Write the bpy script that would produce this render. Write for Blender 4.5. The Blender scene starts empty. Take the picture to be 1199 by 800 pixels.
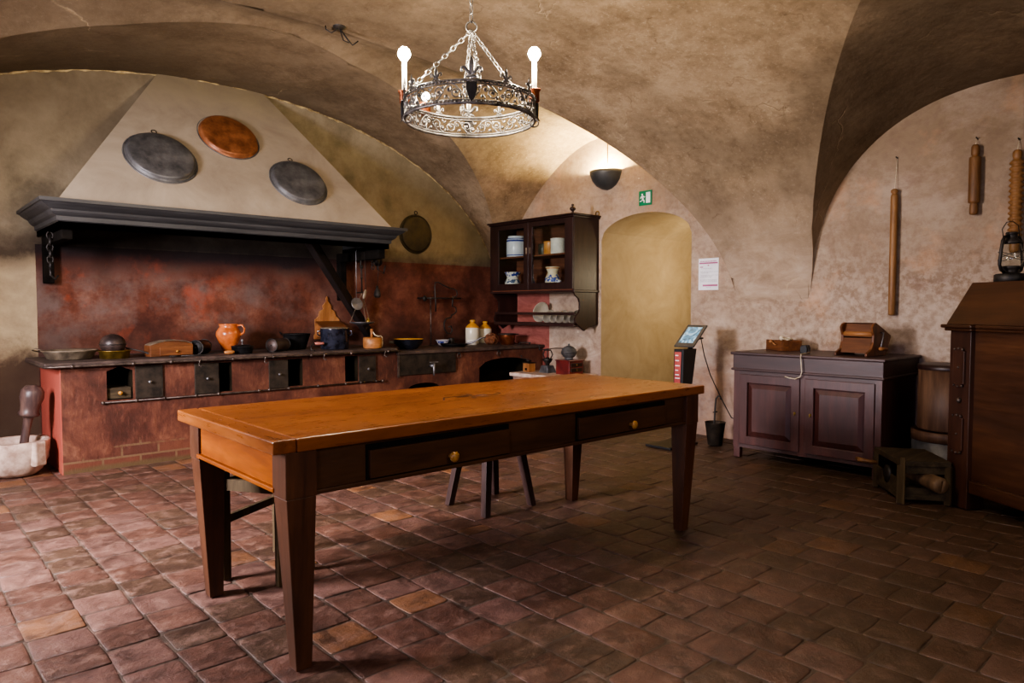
import bpy, bmesh, math, random
from math import sin, cos, pi, sqrt, atan2, radians
from mathutils import Vector, Matrix
random.seed(11)
SC = bpy.context.scene
COL = SC.collection

# ------------------------------------------------------------------ mesh builder
class MB:
    def __init__(s): s.v = []; s.f = []; s.sm = []
    def add(s, vs, fs, smooth=False):
        o = len(s.v); s.v += [tuple(v) for v in vs]
        for f in fs: s.f.append([i + o for i in f]); s.sm.append(smooth)
        return s
    def box(s, x0, x1, y0, y1, z0, z1):
        vs = [(x0,y0,z0),(x1,y0,z0),(x1,y1,z0),(x0,y1,z0),(x0,y0,z1),(x1,y0,z1),(x1,y1,z1),(x0,y1,z1)]
        return s.add(vs, [[0,3,2,1],[4,5,6,7],[0,1,5,4],[1,2,6,5],[2,3,7,6],[3,0,4,7]])
    def hexa(s, b, t):      # bottom 4, top 4 corner points (ccw)
        return s.add(list(b)+list(t), [[0,3,2,1],[4,5,6,7],[0,1,5,4],[1,2,6,5],[2,3,7,6],[3,0,4,7]])
    def taper(s, c0, s0, c1, s1):
        q = lambda c, h: [(c[0]-h[0],c[1]-h[1],c[2]),(c[0]+h[0],c[1]-h[1],c[2]),(c[0]+h[0],c[1]+h[1],c[2]),(c[0]-h[0],c[1]+h[1],c[2])]
        return s.hexa(q(c0,s0), q(c1,s1))
    def beam(s, a, b, w, h, up=(0,0,1)):
        a = Vector(a); b = Vector(b); d = (b-a).normalized(); u = Vector(up)
        if abs(d.dot(u)) > .97: u = Vector((1,0,0))
        r = d.cross(u).normalized()*w/2; u = r.cross(d).normalized()*h/2
        q = lambda p: [p-r-u, p+r-u, p+r+u, p-r+u]
        return s.add(q(a)+q(b), [[0,1,2,3],[7,6,5,4],[0,4,5,1],[1,5,6,2],[2,6,7,3],[3,7,4,0]])
    def prism(s, poly, axis, a, b, smooth=False):   # poly 2d points, extruded along axis from a to b
        n = len(poly)
        def P(p, t):
            return {'x': (t,p[0],p[1]), 'y': (p[0],t,p[1]), 'z': (p[0],p[1],t)}[axis]
        vs = [P(p,a) for p in poly]+[P(p,b) for p in poly]
        o = len(s.v); s.v += vs
        for i in range(n):
            j = (i+1) % n; s.f.append([o+i,o+j,o+n+j,o+n+i]); s.sm.append(smooth)
        s.f.append([o+i for i in range(n)][::-1]); s.sm.append(False)
        s.f.append([o+n+i for i in range(n)]); s.sm.append(False)
        return s
    def lathe(s, prof, c=(0,0,0), n=32, smooth=True, M=None, a0=0, a1=2*pi):
        full = abs(a1-a0-2*pi) < 1e-6; m = n if full else n+1
        vs = []
        for r, z in prof:
            for i in range(m):
                a = a0+(a1-a0)*i/n; v = Vector((r*cos(a), r*sin(a), z))
                if M: v = M @ v
                vs.append((v[0]+c[0], v[1]+c[1], v[2]+c[2]))
        fs = []
        for k in range(len(prof)-1):
            for i in range(n):
                j = (i+1) % m
                fs.append([k*m+i, k*m+j, (k+1)*m+j, (k+1)*m+i])
        return s.add(vs, fs, smooth)
    def tube(s, pts, r, n=8, smooth=True, closed=False, cap=True):
        pts = [Vector(p) for p in pts]; N = len(pts)
        rs = r if isinstance(r, (list, tuple)) else [r]*N
        vs = []; prev = None
        for i, p in enumerate(pts):
            if closed: t = (pts[(i+1) % N]-pts[i-1])
            else: t = pts[min(i+1,N-1)]-pts[max(i-1,0)]
            t.normalize()
            if prev is None:
                u = Vector((0,0,1)) if abs(t.z) < .9 else Vector((1,0,0)); u = (u-t*u.dot(t)).normalized()
            else:
                u = prev-t*prev.dot(t); u = u.normalized() if u.length > 1e-6 else prev
            prev = u; w = t.cross(u)
            for k in range(n):
                a = 2*pi*k/n; vs.append(p+(u*cos(a)+w*sin(a))*rs[i])
        fs = []
        for i in range(N if closed else N-1):
            a = i*n; b = ((i+1) % N)*n
            for k in range(n): fs.append([a+k, a+(k+1) % n, b+(k+1) % n, b+k])
        if cap and not closed:
            fs.append(list(range(n))[::-1]); fs.append([(N-1)*n+k for k in range(n)])
        return s.add(vs, fs, smooth)
    def ball(s, c, r, n=12, sc=(1,1,1)):
        prof = [(max(1e-4, r*sin(pi*i/(n//2+2))), -r*cos(pi*i/(n//2+2))) for i in range(n//2+3)]
        return s.lathe([(p[0], p[1]*sc[2]) for p in prof], c, n, M=Matrix.Diagonal((sc[0],sc[1],1)))
    def frame(s, x0, x1, ya, yb, za, zb, l, r_, bo, to_):
        o = [(ya,za),(yb,za),(yb,zb),(ya,zb)]; i = [(ya+l,za+bo),(yb-r_,za+bo),(yb-r_,zb-to_),(ya+l,zb-to_)]
        vs = [(x0,*p) for p in o+i]+[(x1,*p) for p in o+i]; fs = []
        for k in range(4):
            j = (k+1) % 4; fs += [[k,j,4+j,4+k],[8+k,12+k,12+j,8+j],[k,8+k,8+j,j],[4+k,4+j,12+j,12+k]]
        return s.add(vs, fs)
    def disc(s, c, r, n=24, M=None): return s.lathe([(1e-4,0),(r,0)], c, n, False, M)
    def xf(s, M):
        s.v = [tuple(M @ Vector(v)) for v in s.v]; return s

def link(o, parent=None):
    COL.objects.link(o)
    if parent: o.parent = parent
    return o
def obj(name, mb, mat, parent=None, loc=None, bevel=0, seg=2, fixn=True, weld=False, wob=0):
    me = bpy.data.meshes.new(name)
    vs = mb.v
    if wob:
        rr = random.Random(len(vs)); vs = [(a+rr.uniform(-wob,wob), b+rr.uniform(-wob,wob), c+rr.uniform(-wob,wob)) for a, b, c in vs]
    me.from_pydata(vs, [], mb.f); me.update()
    me.polygons.foreach_set('use_smooth', mb.sm)
    if fixn or weld:
        bm = bmesh.new(); bm.from_mesh(me)
        if weld: bmesh.ops.remove_doubles(bm, verts=bm.verts, dist=weld)
        if fixn: bmesh.ops.recalc_face_normals(bm, faces=bm.faces)
        bm.to_mesh(me); bm.free()
    me.materials.append(mat)
    o = bpy.data.objects.new(name, me); link(o, parent)
    if loc: o.location = loc
    if bevel:
        b = o.modifiers.new('edge', 'BEVEL'); b.width = bevel; b.segments = seg; b.limit_method = 'ANGLE'; b.angle_limit = radians(35)
    return o
def tag(o, label, cat, group=None, kind=None):
    o['label'] = label; o['category'] = cat
    if group: o['group'] = group
    if kind: o['kind'] = kind
    return o
def thing(name, label, cat, loc=(0,0,0), rz=0, group=None):
    o = bpy.data.objects.new(name, None); o.empty_display_size = .1; link(o)
    o.location = loc; o.rotation_euler = (0,0,rz); return tag(o, label, cat, group)
def struct(name, mb, mat, parent=None, **k):
    o = obj(name, mb, mat, parent, **k); o['kind'] = 'structure'; return o
def copy_thing(root, loc, rz, label, group=None):
    r = root.copy(); link(r); r.location = loc; r.rotation_euler = (0,0,rz); r['label'] = label
    if group: r['group'] = group
    for ch in [c for c in bpy.data.objects if c.parent == root]:
        c = ch.copy(); link(c, r)
        for g in [x for x in bpy.data.objects if x.parent == ch]:
            d = g.copy(); link(d, c)
    return r

# ------------------------------------------------------------------ materials
class NT:
    def __init__(s, name):
        s.m = bpy.data.materials.new(name); s.m.use_nodes = True; s.t = s.m.node_tree
        s.b = s.t.nodes['Principled BSDF']
        s.tc = s.t.nodes.new('ShaderNodeTexCoord')
    def n(s, typ, **k):
        x = s.t.nodes.new(typ)
        for a, v in k.items():
            if a.startswith('i_'):
                key = a[2:]; key = int(key) if key.isdigit() else key.replace('_', ' ')
                s.put(x.inputs[key], v)
            else: setattr(x, a, v)
        return x
    def put(s, inp, v):
        if isinstance(v, bpy.types.NodeSocket): s.t.links.new(v, inp)
        else:
            if isinstance(v, (tuple, list)) and len(v) == 3 and inp.type == 'RGBA': v = (*v, 1)
            inp.default_value = v
    def vec(s, scale=(1,1,1), rot=(0,0,0), loc=(0,0,0)):
        return s.n('ShaderNodeMapping', i_Vector=s.tc.outputs['Object'], i_Scale=scale, i_Rotation=rot, i_Location=loc).outputs[0]
    def noise(s, scale, detail=6, vec=None, rough=.6, dist=0):
        x = s.n('ShaderNodeTexNoise', i_Vector=vec or s.tc.outputs['Object'], i_Scale=scale, i_Detail=detail, i_Roughness=rough, i_Distortion=dist)
        return x.outputs['Fac']
    def math(s, op, a, b=0, c=0, clamp=False):
        x = s.t.nodes.new('ShaderNodeMath'); x.operation = op; x.use_clamp = clamp
        s.put(x.inputs[0], a); s.put(x.inputs[1], b); s.put(x.inputs[2], c); return x.outputs[0]
    def ramp(s, fac, stops, interp='LINEAR'):
        x = s.t.nodes.new('ShaderNodeValToRGB'); s.put(x.inputs[0], fac); cr = x.color_ramp; cr.interpolation = interp
        while len(cr.elements) < len(stops): cr.elements.new(.5)
        for e, (p, c) in zip(cr.elements, stops):
            e.position = p; e.color = (*c, 1) if isinstance(c, (tuple, list)) else (c, c, c, 1)
        return x.outputs[0]
    def mix(s, fac, a, b, mode='MIX'):
        x = s.t.nodes.new('ShaderNodeMix'); x.data_type = 'RGBA'; x.blend_type = mode
        s.put(x.inputs[0], fac); s.put(x.inputs[6], a); s.put(x.inputs[7], b); return x.outputs[2]
    def range(s, v, a, b, c=0, d=1):
        x = s.t.nodes.new('ShaderNodeMapRange'); x.clamp = True
        for i, q in enumerate((v, a, b, c, d)): s.put(x.inputs[i], q)
        return x.outputs[0]
    def bump(s, h, strength=.3, dist=.02):
        x = s.n('ShaderNodeBump', i_Strength=strength, i_Distance=dist); s.put(x.inputs['Height'], h)
        s.t.links.new(x.outputs[0], s.b.inputs['Normal'])
    def xyz(s):
        x = s.t.nodes.new('ShaderNodeSeparateXYZ'); s.t.links.new(s.tc.outputs['Object'], x.inputs[0]); return x.outputs
    def out(s, color, rough=.6, metal=0, spec=.4, **k):
        s.put(s.b.inputs['Base Color'], color); s.put(s.b.inputs['Roughness'], rough); s.put(s.b.inputs['Metallic'], metal)
        s.put(s.b.inputs['Specular IOR Level'], spec)
        for a, v in k.items(): s.put(s.b.inputs[a.replace('_', ' ')], v)
        return s.m
def srgb(r, g, b):
    f = lambda c: (c/255/12.92 if c/255 <= .04045 else ((c/255+.055)/1.055)**2.4)
    return (f(r), f(g), f(b))

def wood(name, dark, mid, light, axis='x', rough=.45, scale=6, spec=.4, coat=0):
    n = NT(name); st = {'x': (.12,1,1), 'y': (1,.12,1), 'z': (1,1,.12)}[axis]
    v = n.vec(tuple(a*scale for a in st))
    g = n.noise(2.2, 8, v, .6, .5)
    fine = n.noise(14, 4, v, .6)
    big = n.noise(1.3, 3)
    c = n.ramp(g, [(.25, dark), (.48, mid), (.75, light)])
    c = n.mix(n.ramp(fine, [(.35, .3), (.6, 0)]), c, dark)
    c = n.mix(n.ramp(big, [(.35, .5), (.65, 0)]), c, tuple(x*.45 for x in mid))
    n.bump(n.math('ADD', g, n.math('MULTIPLY', fine, .2)), .08, .01)
    return n.out(c, n.math('ADD', n.math('MULTIPLY', fine, .25), rough-.12), 0, spec, **({'Coat_Weight': coat, 'Coat_Roughness': .25} if coat else {}))
def metal(name, a, b, rough=.4, met=.9, sc=9, spec=.5):
    n = NT(name); g = n.noise(sc, 7, None, .65)
    c = n.ramp(g, [(.35, a), (.65, b)])
    n.bump(n.noise(sc*6, 4), .08, .004)
    return n.out(c, n.math('ADD', n.math('MULTIPLY', g, .35), rough-.15), met, spec)
def glaze(name, a, b, rough=.2, sc=7, spec=.5, bump=.03):
    n = NT(name); g = n.noise(sc, 6); c = n.ramp(g, [(.35, a), (.62, b)])
    n.bump(n.noise(sc*3, 4), bump, .01)
    return n.out(c, rough, 0, spec)
def banded(name, base, bands, rough=.25, spot=None):     # bands: (z0, z1, colour)
    n = NT(name); z = n.xyz()[2]; c = n.mix(n.ramp(n.noise(9, 5), [(.3, .3), (.7, 0)]), base, tuple(x*.75 for x in base))
    for z0, z1, col in bands:
        m = n.math('MULTIPLY', n.math('GREATER_THAN', z, z0), n.math('LESS_THAN', z, z1))
        if len(col) == 4: m = n.math('MULTIPLY', m, n.ramp(n.noise(col[3], 2), [(.5, 0), (.53, 1)])); col = col[:3]
        c = n.mix(m, c, col)
    return n.out(c, rough, 0, .5)

M = {}
M['tableTop'] = wood('honey varnished wood', srgb(88,44,14), srgb(138,78,28), srgb(158,96,44), 'x', .3, 5, .5, .3)
M['tableTop2'] = wood('honey varnished wood end', srgb(88,44,14), srgb(138,78,30), srgb(160,98,44), 'y', .3, 5, .5, .25)
M['tableX'] = wood('brown table wood along', srgb(40,24,12), srgb(74,46,24), srgb(96,62,32), 'x', .42, 6, .4, .15)
M['tableY'] = wood('lit orange table wood across', srgb(84,40,6), srgb(140,72,10), srgb(160,88,16), 'y', .55, 6, .15)  # end apron copy of the table wood, light from the left painted in
M['tableZ'] = wood('brown table wood upright', srgb(38,22,13), srgb(78,46,26), srgb(102,62,36), 'z', .42, 6, .4, .15)
M['knobWood'] = wood('pale knob wood', srgb(120,80,30), srgb(168,120,55), srgb(190,145,80), 'z', .4, 20)
M['walnutZ'] = wood('dark plum walnut upright', srgb(40,20,18), srgb(74,41,37), srgb(98,58,52), 'z', .42, 6, .5, .2)
M['walnutY'] = wood('dark plum walnut across', srgb(36,20,19), srgb(62,39,37), srgb(82,54,50), 'y', .5, 6, .5, .2)
M['cabZ'] = wood('black brown cabinet wood upright', srgb(22,12,10), srgb(44,26,22), srgb(62,40,34), 'z', .42, 8, .4)
M['cabY'] = wood('black brown cabinet wood across', srgb(24,13,11), srgb(48,29,25), srgb(66,43,37), 'y', .42, 8, .4)
M['cabIn'] = wood('reddish cabinet inside', srgb(60,32,20), srgb(112,66,44), srgb(146,92,64), 'y', .6, 8)
M['chestX'] = wood('russet chest wood', srgb(38,22,12), srgb(66,39,22), srgb(90,56,32), 'x', .42, 4, .4, .15)
M['chestZ'] = wood('russet chest wood upright', srgb(36,20,14), srgb(60,36,26), srgb(80,50,36), 'z', .4, 6, .4, .15)
M['stool'] = wood('grey brown stool wood', srgb(32,20,17), srgb(60,40,35), srgb(88,64,58), 'z', .55, 8)
M['oldWood'] = wood('weathered grey wood', srgb(30,24,16), srgb(64,54,40), srgb(96,82,62), 'x', .75, 9, .2)
M['oldWoodZ'] = wood('weathered grey wood upright', srgb(34,26,16), srgb(74,60,40), srgb(106,90,64), 'z', .75, 9, .2)
M['roller'] = wood('turned grey brown roller', srgb(60,44,30), srgb(108,84,60), srgb(140,114,86), 'z', .6, 10)
M['bark'] = wood('streaky brown veneer', srgb(46,30,20), srgb(92,66,48), srgb(128,98,74), 'z', .55, 7, .3)
M['lightWood'] = wood('light brown wood', srgb(104,62,30), srgb(160,106,60), srgb(196,146,94), 'x', .5, 12)
M['lightWoodZ'] = wood('light brown wood upright', srgb(104,62,30), srgb(156,104,60), srgb(192,146,98), 'z', .5, 12)
M['midWood'] = wood('mid brown wood', srgb(60,32,16), srgb(104,62,34), srgb(140,90,52), 'x', .5, 10)
M['midWoodZ'] = wood('mid brown wood upright', srgb(60,32,16), srgb(110,66,36), srgb(146,94,54), 'z', .45, 10)
M['rodWood'] = wood('honey rod wood', srgb(90,58,30), srgb(138,98,58), srgb(160,120,76), 'z', .5, 14)
M['rodWood2'] = wood('dull brown rod wood', srgb(62,40,22), srgb(116,80,46), srgb(146,106,66), 'z', .55, 14)
M['crown'] = wood('charcoal painted moulding', srgb(38,38,40), srgb(54,54,55), srgb(72,72,72), 'x', .5, 6, .45)
M['iron'] = metal('dark iron', srgb(24,22,21), srgb(56,51,47), .5, .4)
M['ironPlate'] = metal('rusty iron plate', srgb(34,30,26), srgb(66,56,46), .6, .5, 14)
M['rail'] = metal('worn iron rail', srgb(56,48,44), srgb(112,100,92), .45, .7, 20)
M['steel'] = metal('dull steel', srgb(92,92,94), srgb(142,142,144), .42, .8)
M['pewter'] = metal('grey pewter lid', srgb(62,62,63), srgb(104,103,102), .45, .25, 7)
M['copper'] = metal('old copper', srgb(96,50,28), srgb(164,98,62), .38, .8, 8)
M['copperRust'] = metal('mottled copper lid', srgb(100,58,34), srgb(158,102,66), .4, .35, 10)
M['brass'] = metal('dull brass', srgb(96,78,36), srgb(160,132,66), .4, .8)
M['brassDark'] = metal('tarnished brass lid', srgb(54,48,32), srgb(80,70,46), .55, .3, 9)
M['tin'] = metal('tarnished tin', srgb(84,74,62), srgb(142,128,108), .5, .35, 12)
M['blackEnamel'] = glaze('black enamel', srgb(18,19,24), srgb(34,36,44), .16)
M['navyEnamel'] = glaze('speckled navy enamel', srgb(14,15,22), srgb(44,46,58), .12, 14)
M['blackIron'] = metal('black pan iron', srgb(16,16,17), srgb(36,35,36), .45, .5)
M['terracotta'] = glaze('orange terracotta glaze', srgb(150,76,36), srgb(202,116,64), .25)
M['clay'] = glaze('unglazed clay', srgb(150,86,56), srgb(190,122,84), .75)
M['yellowGlaze'] = glaze('mustard glaze', srgb(168,120,40), srgb(206,160,76), .25)
M['whiteGlaze'] = glaze('white glaze', srgb(200,196,184), srgb(228,224,212), .22)
M['tanGlaze'] = glaze('tan glaze', srgb(180,120,60), srgb(212,156,92), .25)
M['greyGlaze'] = glaze('grey green glaze', srgb(70,78,74), srgb(110,118,110), .3)
M['bottle'] = banded('two tone stoneware', srgb(206,198,176), [(.175, 1, srgb(184,132,48))], .2)
M['blueJar'] = banded('white jar blue bands', srgb(206,210,214), [(.175,.195,srgb(46,66,140)),(.015,.025,srgb(60,80,150)),(.205,.215,srgb(60,80,150))])
M['pitcherBlue'] = banded('painted white blue jug', srgb(214,210,198), [(.0,.02,srgb(60,80,150)),(.11,.16,(*srgb(40,60,140),30.0)),(.03,.075,(*srgb(70,90,120),24.0))])
M['pitcherFloral'] = banded('painted cream jug', srgb(222,208,176), [(.175,.185,srgb(190,110,40)),(.03,.11,(*srgb(70,90,160),22.0)),(.0,.01,srgb(190,120,60))])
M['blueDish'] = banded('white blue dish', srgb(214,214,214), [(.02,.045,(*srgb(40,60,140),28.0)),(.05,.056,srgb(46,66,140))])
M['plate'] = glaze('cream plate', srgb(166,160,142), srgb(200,194,176), .3)
M['stone'] = glaze('speckled marble', srgb(150,124,108), srgb(204,182,166), .7, 12, .3, .25)
M['rope'] = glaze('coir rope', srgb(84,52,36), srgb(130,86,62), .9, 40, .1, .6)
M['string'] = glaze('pale string', srgb(170,156,130), srgb(206,194,170), .9, 40, .1)
M['blackPlastic'] = glaze('black plastic', srgb(14,14,16), srgb(24,24,26), .4)
M['greyPlastic'] = glaze('dark grey plastic', srgb(52,54,54), srgb(64,66,66), .45)
M['whitePlastic'] = glaze('white paper', srgb(214,214,220), srgb(228,228,232), .7)
M['magenta'] = glaze('magenta print', srgb(150,70,110), srgb(176,96,136), .7)
M['greyInk'] = glaze('grey print', srgb(150,150,160), srgb(176,176,184), .7)
M['green'] = glaze('exit sign green', srgb(8,108,72), srgb(10,120,80), .4)
M['redPrint'] = glaze('red label', srgb(140,50,48), srgb(164,70,62), .5)
M['sooty'] = glaze('soot', srgb(10,9,8), srgb(26,22,18), .95, 8, .1, .4)  # soot, and the painted shade in the drawer gaps and grinder slot
M['cavity'] = glaze('dark cavity', srgb(14,12,9), srgb(38,32,22), .95, 5, .05, .3)
M['slab'] = metal('stove slab', srgb(44,34,30), srgb(92,76,68), .6, .2, 7)
M['globe'] = metal('brown black iron', srgb(40,32,30), srgb(78,62,56), .45, .3, 10)

def emissive(name, col, st):
    m = bpy.data.materials.new(name); m.use_nodes = True; t = m.node_tree; b = t.nodes['Principled BSDF']
    b.inputs['Base Color'].default_value = (*col, 1); b.inputs['Emission Color'].default_value = (*col, 1); b.inputs['Emission Strength'].default_value = st
    return m
M['bulb'] = emissive('lit bulb glass', (1, .83, .64), 2100)
M['bulbDim'] = emissive('small lit bulb glass', (1, .83, .64), 1500)
M['lampGlow'] = emissive('wall lamp bulb', (1, .80, .42), 5500)
def glass(name, tint=(.9,.93,.92), rough=.03):
    n = NT(name); g = n.t.nodes.new('ShaderNodeBsdfGlossy'); g.inputs['Roughness'].default_value = rough
    tr = n.t.nodes.new('ShaderNodeBsdfTransparent'); tr.inputs[0].default_value = (*tint, 1)
    mx = n.t.nodes.new('ShaderNodeMixShader'); lw = n.n('ShaderNodeLayerWeight', i_Blend=.5); fr_ = n.math('ADD', n.math('MULTIPLY', n.math('POWER', lw.outputs['Facing'], 4), .5), .05)
    n.t.links.new(fr_, mx.inputs[0]); n.t.links.new(tr.outputs[0], mx.inputs[1]); n.t.links.new(g.outputs[0], mx.inputs[2])
    n.t.links.new(mx.outputs[0], n.t.nodes['Material Output'].inputs[0]); return n.m
M['glass'] = glass('thin clear glass')
def screen_mat():
    n = NT('blue tablet screen'); x = n.vec((1,1,1))
    a = n.noise(9, 3, x, .5, 2); c = n.ramp(a, [(.35, srgb(30,70,96)), (.5, srgb(70,140,180)), (.62, srgb(150,196,214)), (.75, srgb(40,90,130))])
    return n.out(c, .3, 0, .5, Emission_Color=c, Emission_Strength=.35)
M['screen'] = screen_mat()

# plaster -----------------------------------------------------------------
def cracks(n, scale, width, seed=(0,0,0)):
    v = n.vec((1,1,1), loc=seed)
    d = n.noise(2.2, 6, v, .65)
    vv = n.n('ShaderNodeVectorMath', operation='ADD'); n.t.links.new(v, vv.inputs[0])
    sc = n.n('ShaderNodeVectorMath', operation='SCALE'); sc.inputs[3].default_value = .9
    nn = n.n('ShaderNodeTexNoise', i_Vector=v, i_Scale=1.6, i_Detail=7.0); n.t.links.new(nn.outputs['Color'], sc.inputs[0]); n.t.links.new(sc.outputs[0], vv.inputs[1])
    vo = n.n('ShaderNodeTexVoronoi', feature='DISTANCE_TO_EDGE', i_Vector=vv.outputs[0], i_Scale=scale)
    f = n.ramp(vo.outputs['Distance'], [(0, 1), (width, 0)])
    return n.math('MULTIPLY', f, n.ramp(d, [(.52, 0), (.62, 1)]))
def vault_mat():
    n = NT('old vault plaster'); X, Y, Z = n.xyz()
    big = n.noise(.8, 4, None, .55, .2); med = n.noise(2.2, 9, None, .62, .15); fine = n.noise(16, 6, None, .6)
    c = n.ramp(med, [(.3, srgb(110,93,72)), (.5, srgb(142,123,98)), (.7, srgb(166,147,120))])
    c = n.mix(n.ramp(fine, [(.36, .35), (.55, 0)]), c, srgb(96,80,60))
    c = n.mix(n.ramp(n.noise(40, 6, None, .7), [(.55, 0), (.68, .45)]), c, srgb(182,166,142))
    pt = n.noise(1.5, 9, n.vec((1,1,1), loc=(5,1,3)), .7)
    c = n.mix(n.ramp(pt, [(.5, 0), (.62, .4)]), c, srgb(176,156,128))
    # soot towards the hood (far left), smoke stains elsewhere
    wob = n.math('MULTIPLY', n.math('SUBTRACT', big, .5), 1.6)
    s = n.math('ADD', n.math('SUBTRACT', n.math('MULTIPLY', Y, .75), n.math('MULTIPLY', X, .85)), wob)
    soot = n.range(s, .3, 3.2)
    c = n.mix(n.math('MULTIPLY', soot, .72), c, srgb(78,66,52))
    near = n.range(n.math('ADD', Y, wob), 2.6, 1.2)
    hi = n.range(Z, 1.6, 2.6)
    c = n.mix(n.math('MULTIPLY', n.math('MULTIPLY', near, hi), .45), c, srgb(78,64,52))
    low = n.range(n.math('ADD', Z, n.math('MULTIPLY', wob, .35)), 2.3, 1.5)
    c = n.mix(n.math('MULTIPLY', low, .9), c, n.ramp(n.noise(3.4, 9, n.vec((1,.8,1.5)), .7, .8), [(.28, srgb(130,112,94)), (.5, srgb(160,141,122)), (.72, srgb(184,168,150))]))
    c = n.mix(n.ramp(big, [(.42, .45), (.55, 0)]), c, srgb(96,84,68))
    ck = cracks(n, .5, .006); ck2 = cracks(n, .9, .006, (3,5,1))
    c = n.mix(n.math('MULTIPLY', ck, .35), c, srgb(200,178,144)); c = n.mix(n.math('MULTIPLY', ck2, .5), c, srgb(78,62,44))
    flake = n.ramp(n.noise(3.1, 8, n.vec((1,1,1), loc=(7,2,9)), .72), [(.71, 0), (.72, 1)])
    c = n.mix(n.math('MULTIPLY', flake, .3), c, srgb(206,184,148))
    h = n.math('ADD', n.math('MULTIPLY', med, .9), n.math('MULTIPLY', fine, .12)); h = n.math('SUBTRACT', h, n.math('MULTIPLY', n.math('ADD', ck, flake), .25))
    n.bump(h, .6, .035)
    return n.out(c, .88, 0, .15)
def back_wall_mat():
    n = NT('hearth wall plaster'); X, Y, Z = n.xyz()
    big = n.noise(1.1, 5, None, .6, .5); med = n.noise(3.2, 10, None, .68, .15); fine = n.noise(22, 6, None, .6)
    wob = n.math('MULTIPLY', n.math('SUBTRACT', med, .5), .5)
    up = n.ramp(med, [(.3, srgb(108,98,78)), (.5, srgb(138,126,102)), (.72, srgb(164,152,126))])
    # greenish cream right of the hood, brown soot above left
    up = n.mix(n.math('MULTIPLY', n.range(n.math('ADD', X, wob), 3.2, 5.2), .45), up, srgb(146,132,100))
    up = n.mix(n.math('MULTIPLY', n.math('MULTIPLY', n.range(n.math('ADD', Z, wob), 2.0, 2.9), n.range(X, 3.4, 1.5)), .55), up, srgb(92,78,60))
    left = n.ramp(med, [(.3, srgb(140,124,98)), (.6, srgb(180,162,130))])
    left = n.mix(n.math('MULTIPLY', n.range(n.math('ADD', Z, wob), 1.02, .78), .9), left, srgb(58,40,31))
    left = n.mix(n.math('MULTIPLY', n.math('MULTIPLY', n.range(n.math('ADD', Z, wob), 1.5, 1.7), n.range(Z, 2.2, 1.85)), .85), left, srgb(40,26,22))
    up = n.mix(n.range(n.math('ADD', Z, n.math('MULTIPLY', wob, .5)), 1.9, 1.7), up, left)
    # red paint
    red = n.ramp(med, [(.25, srgb(50,28,23)), (.43, srgb(80,44,33)), (.56, srgb(104,62,47)), (.72, srgb(136,96,78))])
    grey = n.math('MULTIPLY', n.ramp(n.noise(1.3, 7, n.vec((1,1,1), loc=(2,0,1)), .65), [(.44, 0), (.56, 1)]), n.range(X, 4.0, 2.4))
    grey = n.math('MULTIPLY', grey, n.range(Z, 1.62, 1.4))
    red = n.mix(n.math('MULTIPLY', grey, .7), red, srgb(112,98,92))
    org = n.math('MULTIPLY', n.ramp(n.noise(2.3, 5, n.vec((1,1,1), loc=(4,4,4)), .65), [(.52, 0), (.64, 1)]), n.range(X, 2.9, 1.8))
    red = n.mix(n.math('MULTIPLY', org, .65), red, srgb(160,72,42))
    ml = n.math('MULTIPLY', n.range(n.math('ADD', Z, n.math('MULTIPLY', wob, .35)), 1.18, .84), .7)
    red = n.mix(ml, red, srgb(48,32,28))
    rz = n.math('MULTIPLY', n.range(n.math('ADD', Z, n.math('MULTIPLY', wob, .8)), 1.48, 1.68), n.range(X, 4.5, 3.2))
    red = n.mix(n.math('MULTIPLY', rz, .93), red, srgb(34,27,28))
    m = n.math('MULTIPLY', n.math('LESS_THAN', n.math('ADD', Z, n.math('MULTIPLY', wob, .05)), 1.735), n.math('GREATER_THAN', n.math('ADD', X, n.math('MULTIPLY', wob, .04)), .975))
    c = n.mix(m, up, red)
    sm = n.math('MULTIPLY', n.math('MULTIPLY', n.range(Z, 1.62, 1.75), n.range(n.math('ADD', Z, wob), 2.3, 1.95)), n.math('MULTIPLY', n.range(X, 4.05, 3.5), n.range(X, .8, 1.1)))
    c = n.mix(n.math('MULTIPLY', sm, .9), c, srgb(28,22,21))
    flake = n.ramp(n.noise(4.1, 9, n.vec((1,1,1), loc=(1,2,9)), .75), [(.7, 0), (.73, 1)])
    c = n.mix(n.math('MULTIPLY', flake, .35), c, srgb(196,170,128))
    n.bump(n.math('ADD', med, n.math('MULTIPLY', fine, .15)), .35, .03)
    return n.out(c, .8, 0, .25)
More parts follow.
